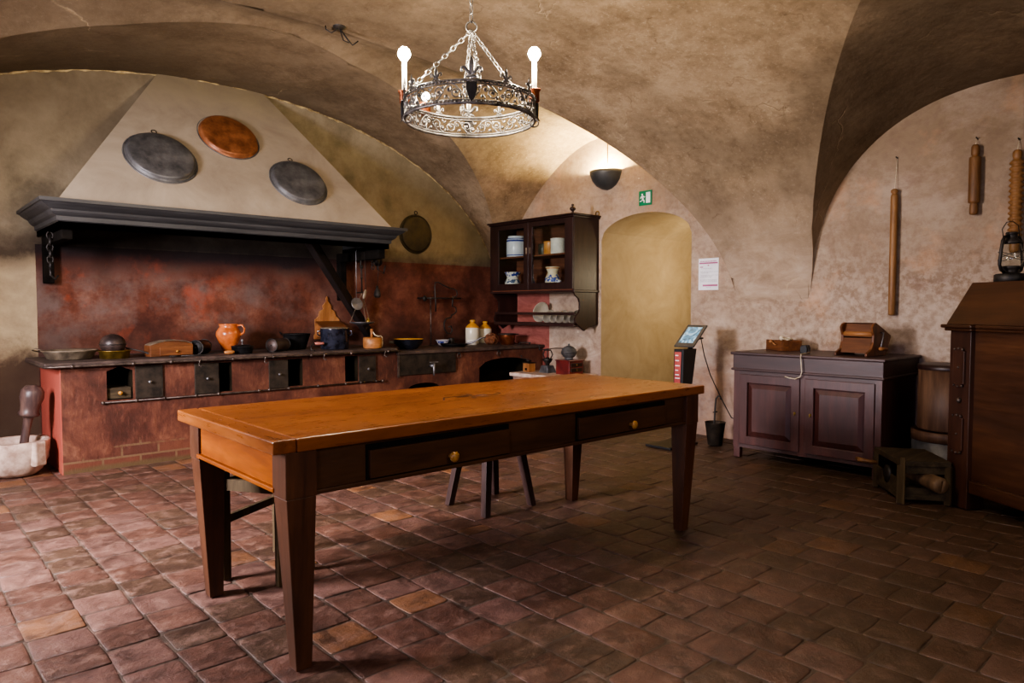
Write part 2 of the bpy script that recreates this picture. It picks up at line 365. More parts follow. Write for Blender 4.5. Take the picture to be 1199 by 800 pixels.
def right_wall_mat():
    n = NT('rosy grey plaster'); X, Y, Z = n.xyz()
    big = n.noise(1.0, 5, None, .6, .5); med = n.noise(3.4, 9, n.vec((1,.8,1.5)), .7, .8); fine = n.noise(20, 7, None, .65)
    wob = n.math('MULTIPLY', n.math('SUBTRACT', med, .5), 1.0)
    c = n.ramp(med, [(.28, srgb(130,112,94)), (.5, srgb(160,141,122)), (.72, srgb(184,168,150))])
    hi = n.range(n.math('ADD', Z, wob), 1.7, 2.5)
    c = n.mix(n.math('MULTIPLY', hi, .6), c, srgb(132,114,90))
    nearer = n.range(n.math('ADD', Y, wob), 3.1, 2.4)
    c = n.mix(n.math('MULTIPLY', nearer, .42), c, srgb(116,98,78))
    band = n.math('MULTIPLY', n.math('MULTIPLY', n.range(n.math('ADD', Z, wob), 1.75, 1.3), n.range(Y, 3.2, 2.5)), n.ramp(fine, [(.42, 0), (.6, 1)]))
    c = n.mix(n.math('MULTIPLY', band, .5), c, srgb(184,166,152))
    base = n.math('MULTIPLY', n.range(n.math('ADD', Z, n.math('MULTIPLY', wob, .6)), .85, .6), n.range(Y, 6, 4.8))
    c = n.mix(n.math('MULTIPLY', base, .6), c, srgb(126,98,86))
    c = n.mix(n.ramp(fine, [(.38, .4), (.55, 0)]), c, srgb(120,98,84))
    pt = n.noise(1.6, 10, n.vec((1,.8,1.2), loc=(5,1,3)), .72)
    c = n.mix(n.ramp(pt, [(.48, 0), (.64, .3)]), c, srgb(198,182,166))
    orange = n.ramp(n.noise(1.8, 6, n.vec((1,1,1), loc=(3,1,2)), .65), [(.55, 0), (.68, 1)])
    c = n.mix(n.math('MULTIPLY', orange, .35), c, srgb(196,148,110))
    stain = n.ramp(n.noise(2.7, 8, n.vec((1,.7,1.6), loc=(8,8,2)), .72), [(.6, 0), (.7, 1)])
    c = n.mix(n.math('MULTIPLY', stain, .5), c, srgb(122,98,86))
    fl = n.ramp(n.noise(6, 8, n.vec((1,1,1), loc=(8,0,5)), .75), [(.68, 0), (.7, 1)])
    c = n.mix(n.math('MULTIPLY', fl, .5), c, srgb(222,206,170))
    red = n.ramp(med, [(.3, srgb(112,58,50)), (.6, srgb(150,92,82))])
    m = n.math('MULTIPLY', n.math('LESS_THAN', Z, 1.735), n.math('GREATER_THAN', n.math('ADD', Y, n.math('MULTIPLY', wob, .02)), 5.86))
    c = n.mix(m, c, red)
    n.bump(n.math('ADD', med, n.math('MULTIPLY', fine, .2)), .3, .03)
    return n.out(c, .85, 0, .2)
def passage_mat():
    n = NT('ochre passage plaster'); med = n.noise(2.5, 8, None, .7, .6)
    c = n.ramp(med, [(.3, srgb(150,132,100)), (.7, srgb(176,158,126))]); n.bump(med, .2, .03)
    return n.out(c, .85, 0, .2)
def hood_mat():
    n = NT('hood plaster'); X, Y, Z = n.xyz(); med = n.noise(2.4, 8, None, .65, .5); fine = n.noise(18, 6)
    c = n.ramp(med, [(.3, srgb(134,122,106)), (.55, srgb(154,142,124)), (.75, srgb(168,156,138))])
    c = n.mix(n.math('MULTIPLY', n.range(n.math('ADD', Z, med), 1.6, 2.0), .4), c, srgb(138,124,86))
    c = n.mix(n.math('MULTIPLY', n.ramp(n.noise(5, 8, n.vec((1,1,1), loc=(2,2,2)), .7), [(.66, 0), (.7, 1)]), .25), c, srgb(206,190,160))
    n.bump(n.math('ADD', med, n.math('MULTIPLY', fine, .15)), .18, .02); return n.out(c, .8, 0, .2)
def stove_mat():
    n = NT('red painted stove render'); X, Y, Z = n.xyz()
    med = n.noise(4.2, 10, n.vec((1,1,.8)), .68, .2); fine = n.noise(30, 6, n.vec((1.6,1.6,.4)), .6); big = n.noise(1.6, 5)
    c = n.ramp(med, [(.3, srgb(50,28,22)), (.46, srgb(78,44,34)), (.58, srgb(102,62,47)), (.74, srgb(140,98,76))])
    c = n.mix(n.ramp(fine, [(.55, 0), (.75, .22)]), c, srgb(168,116,92))
    c = n.mix(n.math('MULTIPLY', n.ramp(big, [(.45, .6), (.6, 0)]), .5), c, srgb(52,28,24))
    br = n.n('ShaderNodeTexBrick', i_Vector=n.vec((1,1,1), (pi/2,0,0)), i_Scale=1.0, i_Color1=(*srgb(104,62,46),1), i_Color2=(*srgb(84,50,40),1), i_Mortar=(*srgb(112,90,66),1), i_Mortar_Size=.008, i_Brick_Width=.26, i_Row_Height=.085)
    low = n.range(n.math('ADD', Z, n.math('MULTIPLY', n.math('SUBTRACT', n.noise(3.5, 6, None, .7), .5), .5)), .19, .14)
    c = n.mix(n.math('MULTIPLY', low, .8), c, br.outputs['Color'])
    base = n.range(n.math('ADD', Z, n.math('MULTIPLY', med, .05)), .075, .05)
    c = n.mix(base, c, srgb(88,70,48))
    chip = n.ramp(n.noise(3.4, 5, n.vec((1,1,1.4), loc=(9,5,3)), .55), [(.735, 0), (.745, 1)])
    c = n.mix(chip, c, srgb(178,158,122))
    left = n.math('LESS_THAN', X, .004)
    c = n.mix(n.math('MULTIPLY', left, .7), c, srgb(190,96,80))  # left end face painted lighter pink, window light put into its colour
    n.bump(n.math('SUBTRACT', n.math('ADD', med, n.math('MULTIPLY', fine, .2)), n.math('MULTIPLY', chip, .4)), .4, .03)
    return n.out(c, .55, 0, .35)
def floor_mat():
    n = NT('worn terracotta tiles')
    a = n.n('ShaderNodeAttribute', attribute_name='Tint'); med = n.noise(7, 9, None, .72, .6); fine = n.noise(60, 5, None, .6); big = n.noise(.55, 4, None, .5)
    X, Y, Z = n.xyz()
    m2 = n.noise(11, 10, n.vec((1,1,1), loc=(3,7,0)), .75)
    c = n.mix(n.ramp(med, [(.35, .8), (.56, 0)]), a.outputs['Color'], srgb(50,38,33))
    c = n.mix(n.ramp(m2, [(.5, 0), (.62, .55)]), c, srgb(138,108,95))
    c = n.mix(n.ramp(m2, [(.3, .6), (.44, 0)]), c, srgb(44,34,29))
    c = n.mix(n.ramp(fine, [(.62, 0), (.75, .4)]), c, srgb(160,128,108))
    d = n.range(n.math('ADD', n.math('SUBTRACT', X, n.math('MULTIPLY', Y, .75)), n.math('MULTIPLY', big, 1.2)), .9, 2.6)  # shade on the right of the floor, painted in as darker brown
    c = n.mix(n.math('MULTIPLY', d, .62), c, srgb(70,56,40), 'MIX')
    n.bump(n.math('ADD', n.math('ADD', med, m2), n.math('MULTIPLY', fine, .25)), .7, .012)
    return n.out(c, n.math('ADD', n.math('MULTIPLY', med, .5), .16), 0, .4)
M['vault'] = vault_mat(); M['backWall'] = back_wall_mat(); M['rightWall'] = right_wall_mat(); M['passage'] = passage_mat()
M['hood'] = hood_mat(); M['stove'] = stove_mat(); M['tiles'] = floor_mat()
M['mortar'] = glaze('floor mortar', srgb(70,54,42), srgb(122,100,80), .9, 14, .1, .5)

# ------------------------------------------------------------------ room shell
XR, XL, YB, YF = 5.89, -.91, 6.775, -3.3
XC = 2.49
def arc(d, w, z0, H, p):
    q = min(abs(d/w), .999999); return z0+H*(1-q**p)**(1/p)
def sB(x, y): u = YB-y; return arc(x-2.401, 3.494, 1.2368, 2.0488, 1.7291)+.1099*u-.051*u*u
def sM(x, y): return arc(x-2.4914, 3.4012, 1.2502, 2.0509, 2.0463)
def sW1(x, y, X0=XR, s=1): u = (X0-x)*s; return arc(y-5.1318, 1.7006, 1.2113, 1.8485, 1.6068)+.15*u-.0185*u*u
def sW2(x, y, X0=XR, s=1, c=1.3033): u = (X0-x)*s; return arc(y-c, 1.4426, 1.2891, 1.5347, 2.2963)+.1056*u+.0224*u*u
NEG = -9
def W1(x, y): return sW1(x, y) if x >= XC-.01 and abs(y-5.1318) < 1.7006 else NEG
def W3(x, y): return sW1(2*XC-x, y) if x <= XC+.01 and abs(y-5.1318) < 1.7006 else NEG
def mk2(c, side):
    def f(x, y):
        if abs(y-c) >= 1.4426: return NEG
        if side > 0: return sW2(x, y, c=c) if x >= XC-.01 else NEG
        return sW2(2*XC-x, y, c=c) if x <= XC+.01 else NEG
    return f
W2, W4, W5, W6 = mk2(1.3033, 1), mk2(1.3033, -1), mk2(-1.85, 1), mk2(-1.85, -1)
def Bs(x, y): return sB(x, y) if y > 4.2 else NEG
SHEETS = [sM, Bs, W1, W3, W2, W4, W5, W6]
def ceil_z(x, y): return max(s(x, y) for s in SHEETS)
def edges(a, b, n, soft=1.0):      # spacing denser at both ends
    return [a+(b-a)*((1-soft)*i/n+soft*(1-cos(pi*i/n))/2) for i in range(n+1)]
def build_ceiling():
    mb = MB()
    dom = {0: (XL-.02, XR+.02, YF, YB), 1: (XL-.02, XR+.02, 4.2, YB+.02),
           2: (XC, XR+.02, 5.1318-1.7, 5.1318+1.7), 3: (XL-.02, XC, 5.1318-1.7, 5.1318+1.7)}
    for i, (c, s) in {4: (1.3033, 1), 5: (1.3033, -1), 6: (-1.85, 1), 7: (-1.85, -1)}.items():
        dom[i] = (XC, XR+.02, c-1.442, c+1.442) if s > 0 else (XL-.02, XC, c-1.442, c+1.442)
    for k, S in enumerate(SHEETS):
        x0, x1, y0, y1 = dom[k]
        xs = edges(x0, x1, 110 if k < 2 else 44, .85 if k < 2 else .3)
        ys = edges(y0, y1, 150 if k == 0 else 56, 0 if k == 0 else (.9 if k > 1 else .2))
        cache = {}
        def val(i, j):
            if (i, j) not in cache:
                x, y = xs[i], ys[j]; z = S(x, y)
                o = max(T(x, y) for t, T in enumerate(SHEETS) if t != k)
                cache[(i, j)] = (x, y, z, z-o)
            return cache[(i, j)]
        for i in range(len(xs)-1):
            for j in range(len(ys)-1):
                q = [val(i, j), val(i+1, j), val(i+1, j+1), val(i, j+1)]
                if all(p[3] < 0 for p in q): continue
                if any(p[2] < -5 for p in q): continue
                if all(p[3] >= 0 for p in q): poly = q
                else:
                    poly = []
                    for a in range(4):
                        p, r = q[a], q[(a+1) % 4]
                        if p[3] >= 0: poly.append(p)
                        if (p[3] >= 0) != (r[3] >= 0):
                            t = p[3]/(p[3]-r[3]); t = min(1, max(0, t))
                            if abs(r[3]) > 3 or abs(p[3]) > 3: t = 1 if abs(r[3]) > 3 else 0
                            poly.append(tuple(p[m]+(r[m]-p[m])*t for m in range(4)))
                    if len(poly) < 3: continue
                o = len(mb.v); mb.v += [p[:3] for p in poly]; mb.f.append([o+m for m in range(len(poly))][::-1]); mb.sm.append(True)
    bx = edges(XL-.02, XR+.02, 90, .8); by = edges(YF, YB+.02, 150, .3); o = len(mb.v)
    for x in bx:
        for y in by: mb.v.append((x, y, ceil_z(x, min(y, YB-.001))+.007))
    m = len(by)
    for i in range(len(bx)-1):
        for j in range(m-1): mb.f.append([o+i*m+j, o+i*m+j+1, o+(i+1)*m+j+1, o+(i+1)*m+j]); mb.sm.append(True)
    return mb
ceiling = struct('ceiling', build_ceiling(), M['vault'], fixn=False, weld=.0008)
es = ceiling.modifiers.new('es', 'EDGE_SPLIT'); es.split_angle = radians(16)
dt = bpy.data.textures.new('wobble', 'CLOUDS'); dt.noise_scale = .55; dt.noise_depth = 2

def holed(u0, u1, z0, ztop, holes, place, step=.05, depth=0, rev=None, back=None):
    """strips over [u0,u1]; holes: (a,b,zbot,fn(u)->ztop). place(u,z,d)->xyz.  returns face mesh, reveal mesh, back mesh"""
    cuts = {u0, u1}
    for a, b, zb, fn in holes:
        k = max(2, int((b-a)/step*1.5)) if callable(fn) else 1
        for i in range(k+1): cuts.add(round(a+(b-a)*i/k, 5))
    n = max(1, int((u1-u0)/step))
    for i in range(n+1):
        u = round(u0+(u1-u0)*i/n, 5)
        if all(abs(u-c) > step*.3 for c in cuts): cuts.add(u)
    cs = sorted(cuts); mb, rv, bk = MB(), MB(), MB()
    T = ztop if callable(ztop) else (lambda u: ztop)
    for a, b in zip(cs, cs[1:]):
        m = (a+b)/2; h = [q for q in holes if q[0] < m < q[1]]
        if not h:
            mb.add([place(a,z0,0), place(b,z0,0), place(b,T(b),0), place(a,T(a),0)], [[0,1,2,3]]); continue
        p, q, zb, fn = h[0]; f = fn if callable(fn) else (lambda u: fn)
        if zb > z0: mb.add([place(a,z0,0), place(b,z0,0), place(b,zb,0), place(a,zb,0)], [[0,1,2,3]])
        mb.add([place(a,f(a),0), place(b,f(b),0), place(b,T(b),0), place(a,T(a),0)], [[0,1,2,3]])
        rv.add([place(a,f(a),0), place(b,f(b),0), place(b,f(b),depth), place(a,f(a),depth)], [[0,1,2,3]])
        if zb > z0: rv.add([place(a,zb,0), place(b,zb,0), place(b,zb,depth), place(a,zb,depth)], [[0,1,2,3]])
        bk.add([place(a,zb,depth), place(b,zb,depth), place(b,f(b),depth), place(a,f(a),depth)], [[0,1,2,3]])
        for e in (p, q):
            if abs(e-a) < 1e-4 or abs(e-b) < 1e-4: rv.add([place(e,zb,0), place(e,f(e),0), place(e,f(e),depth), place(e,zb,depth)], [[0,1,2,3]])
    return mb, rv, bk
UP = .02
# back wall
mb, _, _ = holed(XL, XR, 0, lambda u: ceil_z(u, YB-.001)+UP, [], lambda u, z, d: (u, YB+d, z), .06)
struct('wall_back', mb, M['backWall'], fixn=False)
R2 = random.Random(3); pts = []; rad = []
for i in range(150):
    x = XL+.1+(XR-XL-.2)*i/149; pts.append((x, YB-.004, ceil_z(x, YB-.001)-.006+R2.uniform(-.006,.004))); rad.append(max(.002, R2.gauss(.007,.004)))
M['edgePlaster'] = glaze('crumbled plaster edge', srgb(120,100,66), srgb(196,176,128), .9, 16)
struct('trim_2', MB().tube(pts, rad, 6), M['edgePlaster'])
# right wall with the arched doorway into a deep ochre passage
dc, dw, dzs, dH = 4.495, .57, 1.95, .25
def darch(u): return dzs+dH*sqrt(max(0, 1-((u-dc)/dw)**2))
mb, rv, bk = holed(YF, YB, 0, lambda u: max(ceil_z(XR-.001, u), 1.35)+UP, [(dc-dw, dc+dw, 0, darch)], lambda u, z, d: (XR+d, u, z), .05, 2.6)
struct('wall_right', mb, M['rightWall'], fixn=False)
pz = MB(); pz.v, pz.f, pz.sm = rv.v, rv.f, [False]*len(rv.f); pz.add(bk.v, bk.f)
struct('door_1', pz, M['passage'], fixn=False)
# left wall with two deep windows (daylight)
wins = [(3.15, 4.55, .95, 2.35), (-.6, .9, .95, 2.3)]
mb, rv, bk = holed(YF, YB, 0, lambda u: max(ceil_z(XL+.001, u), 1.35)+UP, [(a, b, zb, zt) for a, b, zb, zt in wins], lambda u, z, d: (XL-d, u, z), .06, .45)
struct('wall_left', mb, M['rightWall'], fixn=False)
pz = MB(); pz.v, pz.f, pz.sm = rv.v, rv.f, [False]*len(rv.f)
struct('trim_1', pz, M['rightWall'], fixn=False)
for k, (a, b, zb, zt) in enumerate(wins):
    fr = MB(); x = XL-.36
    for yy in (a+.03, (a+b)/2, b-.03): fr.box(x-.025, x+.025, yy-.03, yy+.03, zb, zt)
    for zz in (zb+.03, (zb+zt)/2, zt-.03): fr.box(x-.02, x+.02, a, b, zz-.02, zz+.02)
    w = struct('window_%d' % (k+1), fr, M['walnutZ'])
    struct('window_pane', MB().box(x-.003, x+.003, a, b, zb, zt), M['glass'], w)
mb, _, _ = holed(XL, XR, 0, lambda u: ceil_z(u, YF+.001)+UP, [], lambda u, z, d: (u, YF, z), .1)
struct('wall_front', mb, M['rightWall'], fixn=False)
# floor: mortar bed with individually uneven tiles in one mesh, tint kept as an attribute
fl = MB(); fl.add([(XL-.3,YF,0),(XR+2.8,YF,0),(XR+2.8,YB,0),(XL-.3,YB,0)], [[0,1,2,3]])
tints = [None]*0; R = random.Random(5)
TY, TX = .20, .197
cols = [(0.4,0.3,0.2)]
ftint = [(.085,.066,.05)]
gx = XL-.1; ci = 0
while gx < XR+2.7:
    wX = TX*R.uniform(.94, 1.06); gy = YF-(R.random())*TY
    while gy < YB:
        wY = TY*R.uniform(.88, 1.12)*(.52 if R.random() < .06 else 1)
        if gx+wX > XR+.05 and not (dc-dw-.3 < gy+wY/2 < dc+dw+.3): gy += wY; continue
        g = .0035; c = [(gx+g,gy+g),(gx+wX-g,gy+g),(gx+wX-g,gy+wY-g),(gx+g,gy+wY-g)]
        c = [(a+R.uniform(-.005,.005), b+R.uniform(-.005,.005)) for a, b in c]
        # outline with chipped, slightly rounded corners
        out = []
        for q in range(4):
            a, b, d = c[q-1], c[q], c[(q+1) % 4]
            r1 = R.uniform(.07,.2 if R.random() > .15 else .34)
            out.append((b[0]+(a[0]-b[0])*r1*.55, b[1]+(a[1]-b[1])*r1*.55)); 
            out.append((b[0]+((a[0]-b[0])+(d[0]-b[0]))*r1*.13, b[1]+((a[1]-b[1])+(d[1]-b[1]))*r1*.13))
            out.append((b[0]+(d[0]-b[0])*r1*.55, b[1]+(d[1]-b[1])*r1*.55))
            out.append(((b[0]+d[0])/2+R.uniform(-.004,.004), (b[1]+d[1])/2+R.uniform(-.004,.004)))
        cx = sum(p[0] for p in out)/16; cy = sum(p[1] for p in out)/16
        h = R.uniform(.002,.0045); tx, ty = R.gauss(0,.007), R.gauss(0,.007)
        H = lambda p, k=0: h+tx*(p[0]-cx)+ty*(p[1]-cy)-k
        S = lambda p, s: (cx+(p[0]-cx)*s, cy+(p[1]-cy)*s)
        n = 16; vs = []
        for s, k, base in ((1,0,True),(.995,.002,False),(.965,.0006,False),(.8,-.0005,False)):
            for p in out:
                q = S(p, s); vs.append((q[0], q[1], -.002 if base else H(q, k)))
        vs.append((cx, cy, h+.0008))
        fs = []
        for l in range(3):
            for i in range(n): j = (i+1) % n; fs.append([l*n+i, l*n+j, (l+1)*n+j, (l+1)*n+i])
        for i in range(n): fs.append([3*n+i, 3*n+(i+1) % n, 4*n])
        fl.add(vs, fs, True)
        t = R.random(); br = R.uniform(.7, 1.15)
        A, B, Cc = srgb(98,68,56), srgb(112,82,72), srgb(84,64,50)
        col = A if t < .45 else (B if t < .75 else Cc)
        if R.random() < .03: col = srgb(132,92,64)
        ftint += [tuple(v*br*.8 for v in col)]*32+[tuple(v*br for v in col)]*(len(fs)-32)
        gy += wY
    gx += wX
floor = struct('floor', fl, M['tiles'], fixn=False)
at = floor.data.color_attributes.new('Tint', 'FLOAT_COLOR', 'CORNER')
buf = []
for p, cc in zip(floor.data.polygons, ftint): buf += [*cc, 1]*p.loop_total
at.data.foreach_set('color', buf)

# ------------------------------------------------------------------ fireplace hood
hood = thing('chimney_hood', 'tall sloping plastered chimney hood with dark wooden crown moulding above the red stove', 'chimney hood', (2.35, 6.3, 1.79))
def loc_off(mb, t): return mb.xf(Matrix.Translation(-Vector(t.location)))
b1 = [(.975,5.79,1.98),(3.70,5.79,1.98),(3.80,YB+.02,1.98),(1.12,YB+.02,1.98)]
t1 = [(1.92,YB-.01,3.285),(2.86,YB-.01,3.30),(2.86,YB+.03,3.30),(1.92,YB+.03,3.285)]
obj('plaster_body', loc_off(MB().hexa(b1, t1), hood), M['hood'], hood)
# crown: moulded profile swept round three sides, mitred
prof = [(0,1.79),(0,1.835),(.015,1.842),(.018,1.872),(.04,1.885),(.052,1.90),(.056,1.915),(.075,1.925),(.105,1.945),(.118,1.958),(.13,1.960),(.13,1.985),(0,1.985)]
Yc, Xa, Xb = 5.865, .99, 3.705
cr = MB(); rings = []
for (px_, py_, sx, sy) in ((Xa, YB, -1, 0), (Xa, Yc, -1, -1), (Xb, Yc, 1, -1), (Xb, YB, 1, 0)):
    rings.append([(px_+sx*o, py_+sy*o, z) for o, z in prof])
vs = [p for r in rings for p in r]; n = len(prof); fs = []
for k in range(3):
    for i in range(n): j = (i+1) % n; fs.append([k*n+i, k*n+j, (k+1)*n+j, (k+1)*n+i])
fs += [list(range(n)), [3*n+i for i in range(n)]]
cr.add(vs, fs)
obj('crown_moulding', loc_off(cr, hood), M['crown'], hood)
cap_ = MB().box(Xa, Xb, Yc, YB, 1.955, 1.99)
obj('hood_soffit', loc_off(cap_, hood), M['sooty'], hood)
br = MB().box(3.63,3.70,5.93,YB,1.70,1.79).box(3.63,3.70,YB-.09,YB,1.30,1.70)
obj('bracket', loc_off(br, hood), M['sooty'], hood, bevel=.006)
br = MB().box(1.02,1.09,5.95,YB,1.72,1.79).box(1.02,1.09,YB-.08,YB,1.42,1.72)
obj('bracket', loc_off(br, hood), M['sooty'], hood, bevel=.006)
M['brace'] = wood('sooty red edged timber', srgb(12,10,10), srgb(28,20,18), srgb(50,30,26), 'x', .7, 6)
obj('brace', loc_off(MB().beam((3.02,6.15,1.86),(3.98,YB-.04,.95),.07,.10), hood), M['brace'], hood, bevel=.008)
# round lids hung on the hood: u along X, v up the slope
slope = atan2(1.305, .985); nrm = Vector((0,-sin(slope),cos(slope))); vv = Vector((0,cos(slope),sin(slope))); uu = Vector((1,0,0))
def hood_mtx(c, off=.004):
    m = Matrix((uu, vv, nrm)).transposed().to_4x4(); m.translation = Vector(c)+nrm*off; return m
def lid_on(c, r, mat, label, mtx=None, deep=.045, name='pan_lid', dent=0):
    t = thing(name, label, 'pan lid', tuple(c), group='round metal lids hung around the hood')
    m = mtx or hood_mtx((0,0,0)); m = m.copy(); m.translation = m.translation
    body = MB().lathe([(r*.97,0),(r,.006),(r,.012),(r*.93,.016),(r*.925,deep-.01),(r*.91,deep),(r*.86,deep+.004),(r*.5,deep+.007),(1e-4,deep+.008)], n=56).xf(m)
    obj('lid_disc', body, mat, t)
    rim = MB().tube([(r*1.0*cos(a*2*pi/48), r*1.0*sin(a*2*pi/48), .008) for a in range(48)], .008, 8, closed=True).xf(m)
    obj('rim', rim, M['pewter'] if mat is not M['brassDark'] else M['brassDark'], t)
    ring = MB().tube([(.02*cos(a*2*pi/14), r+.028+.02*sin(a*2*pi/14), .012) for a in range(14)], .004, 6, closed=True).box(-.012,.012,r-.01,r+.014,.002,.014).xf(m)
    obj('hanging_ring', ring, M['iron'], t)
    return t
def on_slope(x, z): return (x, 5.8+(z-1.98)*.985/1.305, z)
lid_on(on_slope(1.745,2.412), .272, M['pewter'], 'grey round metal lid on the hood, the lowest left one above the crown moulding')
lid_on(on_slope(2.368,2.712), .262, M['copperRust'], 'rust brown copper round lid hung highest on the hood')
lid_on(on_slope(2.885,2.342), .262, M['pewter'], 'grey round metal lid on the hood nearest its right sloping edge')
wm = Matrix(((1,0,0),(0,0,-1),(0,1,0))).to_4x4()
lid_on((4.63,YB-.004,2.065), .215, M['brassDark'], 'tarnished olive brown round lid on the wall right of the hood', wm, .03)
# chain hanging at each end of the crown
def chain_links(a, b, n, r=.012, w=.0032, long=1.7, twist=0):
    a = Vector(a); b = Vector(b); d = (b-a); L = d.length/n; d.normalize()
    u = Vector((0,1,0)) if abs(d.y) < .9 else Vector((1,0,0)); u = (u-d*u.dot(d)).normalized(); w_ = d.cross(u); mb = MB()
    for i in range(n):
        c = a+d*(L*(i+.5)); s = u if i % 2 else w_
        pts = [c+d*(cos(t)*L*.62)+s*(sin(t)*r) for t in [2*pi*k/12 for k in range(12)]]
        mb.tube(pts, w, 6, closed=True)
    return mb
t = thing('iron_chain', 'short iron chain and hook hanging from the left end of the hood crown', 'chain', (1.0,6.3,1.79))
obj('links', loc_off(chain_links((1.0,6.28,1.79),(1.0,6.30,1.52),6,.02,.006), t), M['iron'], t)
obj('hook', loc_off(MB().tube([(1.0,6.3,1.53),(1.0,6.3,1.47),(1.03,6.3,1.44),(1.05,6.3,1.47)], .008), t), M['iron'], t)
t = thing('hanging_pulley', 'dark iron pulley block hanging under the right end of the hood crown', 'pulley', (3.88,6.35,1.80))
obj('chain', loc_off(chain_links((3.78,6.3,1.80),(3.80,6.32,1.62),5,.018,.005), t), M['iron'], t)
obj('wheel', loc_off(MB().lathe([(1e-4,-.012),(.05,-.012),(.042,0),(.05,.012),(1e-4,.012)], n=20, M=Matrix.Rotation(pi/2,4,'X')).xf(Matrix.Translation((3.86,6.33,1.70))), t), M['iron'], t)
obj('strap', loc_off(MB().tube([(3.86,6.33,1.80),(3.86,6.33,1.62),(3.93,6.33,1.58),(3.95,6.33,1.66)], .009), t), M['iron'], t)
t = thing('hanging_bulb_weight', 'small dark pear-shaped weight on a thin wire beside the brass-panned scale', 'weight', (3.835,6.3,1.36))
obj('wire', loc_off(MB().tube([(3.86,6.3,1.80),(3.85,6.3,1.6),(3.835,6.3,1.46)], .003, 6), t), M['iron'], t)
obj('weight', MB().lathe([(1e-4,-.035),(.028,-.03),(.037,-.005),(.028,.04),(.014,.06),(.012,.09),(1e-4,.092)], n=18), M['iron'], t)

# ------------------------------------------------------------------ masonry stove
ZT, ZT2, XS, YS = .827, .79, .985, 5.967
st = thing('masonry_stove', 'long red plastered masonry stove range along the back wall with iron rails', 'stove', (XS, YB, 0))
def so(mb): return mb.xf(Matrix.Translation((-XS,-YB,0)))
X1, XE = 3.84, XR-.003
holes = []
def low_arch(a, b, zs, r): return lambda u: zs+r*sqrt(max(0,1-((u-(a+b)/2)/((b-a)/2))**2))
holes.append((1.284,1.462,.525,low_arch(1.284,1.462,.745,.035)))
for a, b in ((2.113,2.218),(2.714,2.851),(3.276,3.412)): holes.append((a,b,.525,.768))
holes.append((4.91,5.70,.16,low_arch(4.91,5.70,.565,.095)))
holes.append((3.93,4.42,.12,low_arch(3.93,4.42,.36,.095)))
holes.sort()
mb, rv, bk = holed(XS, XE, 0, lambda u: .79 if u < X1 else .765, holes, lambda u, z, d: (u, YS+d, z), .12, .34)
mb.add([(XS,YS,0),(XS,YS,.79),(XS,YB,.79),(XS,YB,0)], [[0,1,2,3]])
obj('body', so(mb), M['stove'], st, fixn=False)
for hq in holes:
    _, rv, bk = holed(hq[0]-.001, hq[1]+.001, .0, .79, [hq], lambda u, z, d: (u, YS+d, z), .12, .34)
    cav = MB(); cav.add(rv.v, rv.f); cav.add(bk.v, bk.f)
    obj('fire_opening', so(cav), M['cavity'], st, fixn=False, weld=.0004)
obj('top_slab', so(MB().box(XS-.1,X1,YS-.035,YB,ZT-.04,ZT)), M['slab'], st, bevel=.008)
obj('top_slab', so(MB().box(X1,XE,YS-.035,YB,ZT2-.035,ZT2)), M['slab'], st, bevel=.008)
obj('front_rail', so(MB().tube([(XS-.09,YB-.08,.80),(XS-.105,YS-.03,.80),(XS-.07,YS-.075,.80),(1.2,YS-.078,.80),(2.5,YS-.074,.802),(X1,YS-.07,.80)], .0085)), M['rail'], st)
for x in (1.05,1.45,1.72,2.2,2.55,2.9,3.3,3.7):
    obj('rail_bracket', so(MB().tube([(x,YS,.80),(x,YS-.062,.80),(x,YS-.066,.80),(x,YS-.078,.80),(x,YS-.09,.80),(x,YS-.092,.80)],[.006,.006,.012,.015,.010,.002], 8)), M['rail'], st)
obj('front_rail', so(MB().tube([(1.24,YS-.02,.512),(2.4,YS-.022,.510),(3.68,YS-.02,.512)], .0065)), M['rail'], st)
for x in (1.25,1.48,1.68,1.92,2.10,2.44,2.53,2.71,2.99,3.27,3.43,3.60,3.67): obj('rail_nut', so(MB().ball((x,YS-.022,.512),.013,8)), M['rail'], st)
for (a, b, z0, z1) in ((1.477,1.676,.523,.775),(1.915,2.108,.520,.772),(2.535,2.709,.518,.765),(3.417,3.602,.515,.76)):
    p = obj('fire_door', so(MB().box(a,b,YS-.014,YS-.002,z0,z1)), M['ironPlate'], st, bevel=.003)
    obj('knob', so(MB().lathe([(.005,0),(.005,.014),(.012,.018),(.012,.026),(1e-4,.028)], ((a+b)/2,YS-.014,(z0+z1)/2), 12, M=Matrix.Rotation(pi/2,4,'X'))), M['steel'], p)
drw = MB().box(1.29,1.455,YS+.02,YS+.3,.53,.615)
p = obj('ash_drawer', so(drw), M['oldWood'], st, bevel=.004)
obj('knob', so(MB().lathe([(.006,0),(.006,.01),(.017,.018),(.014,.03),(1e-4,.032)], (1.375,YS+.02,.575), 14, M=Matrix.Rotation(pi/2,4,'X'))), M['knobWood'], p)
p = obj('boiler_door', so(MB().box(3.853,4.576,YS-.016,YS-.002,.545,.752)), M['ironPlate'], st, bevel=.003)
obj('hinge', so(MB().box(3.845,3.868,YS-.022,YS-.014,.53,.752)), M['rail'], p)
tp = MB().tube([(4.24,YS-.016,.63),(4.24,YS-.085,.63)], .012).tube([(4.24,YS-.085,.655),(4.24,YS-.085,.53)], [.013,.008], 10).box(4.19,4.29,YS-.092,YS-.078,.663,.673).ball((4.24,YS-.05,.63),.02,10)
obj('tap', so(tp), M['steel'], p)
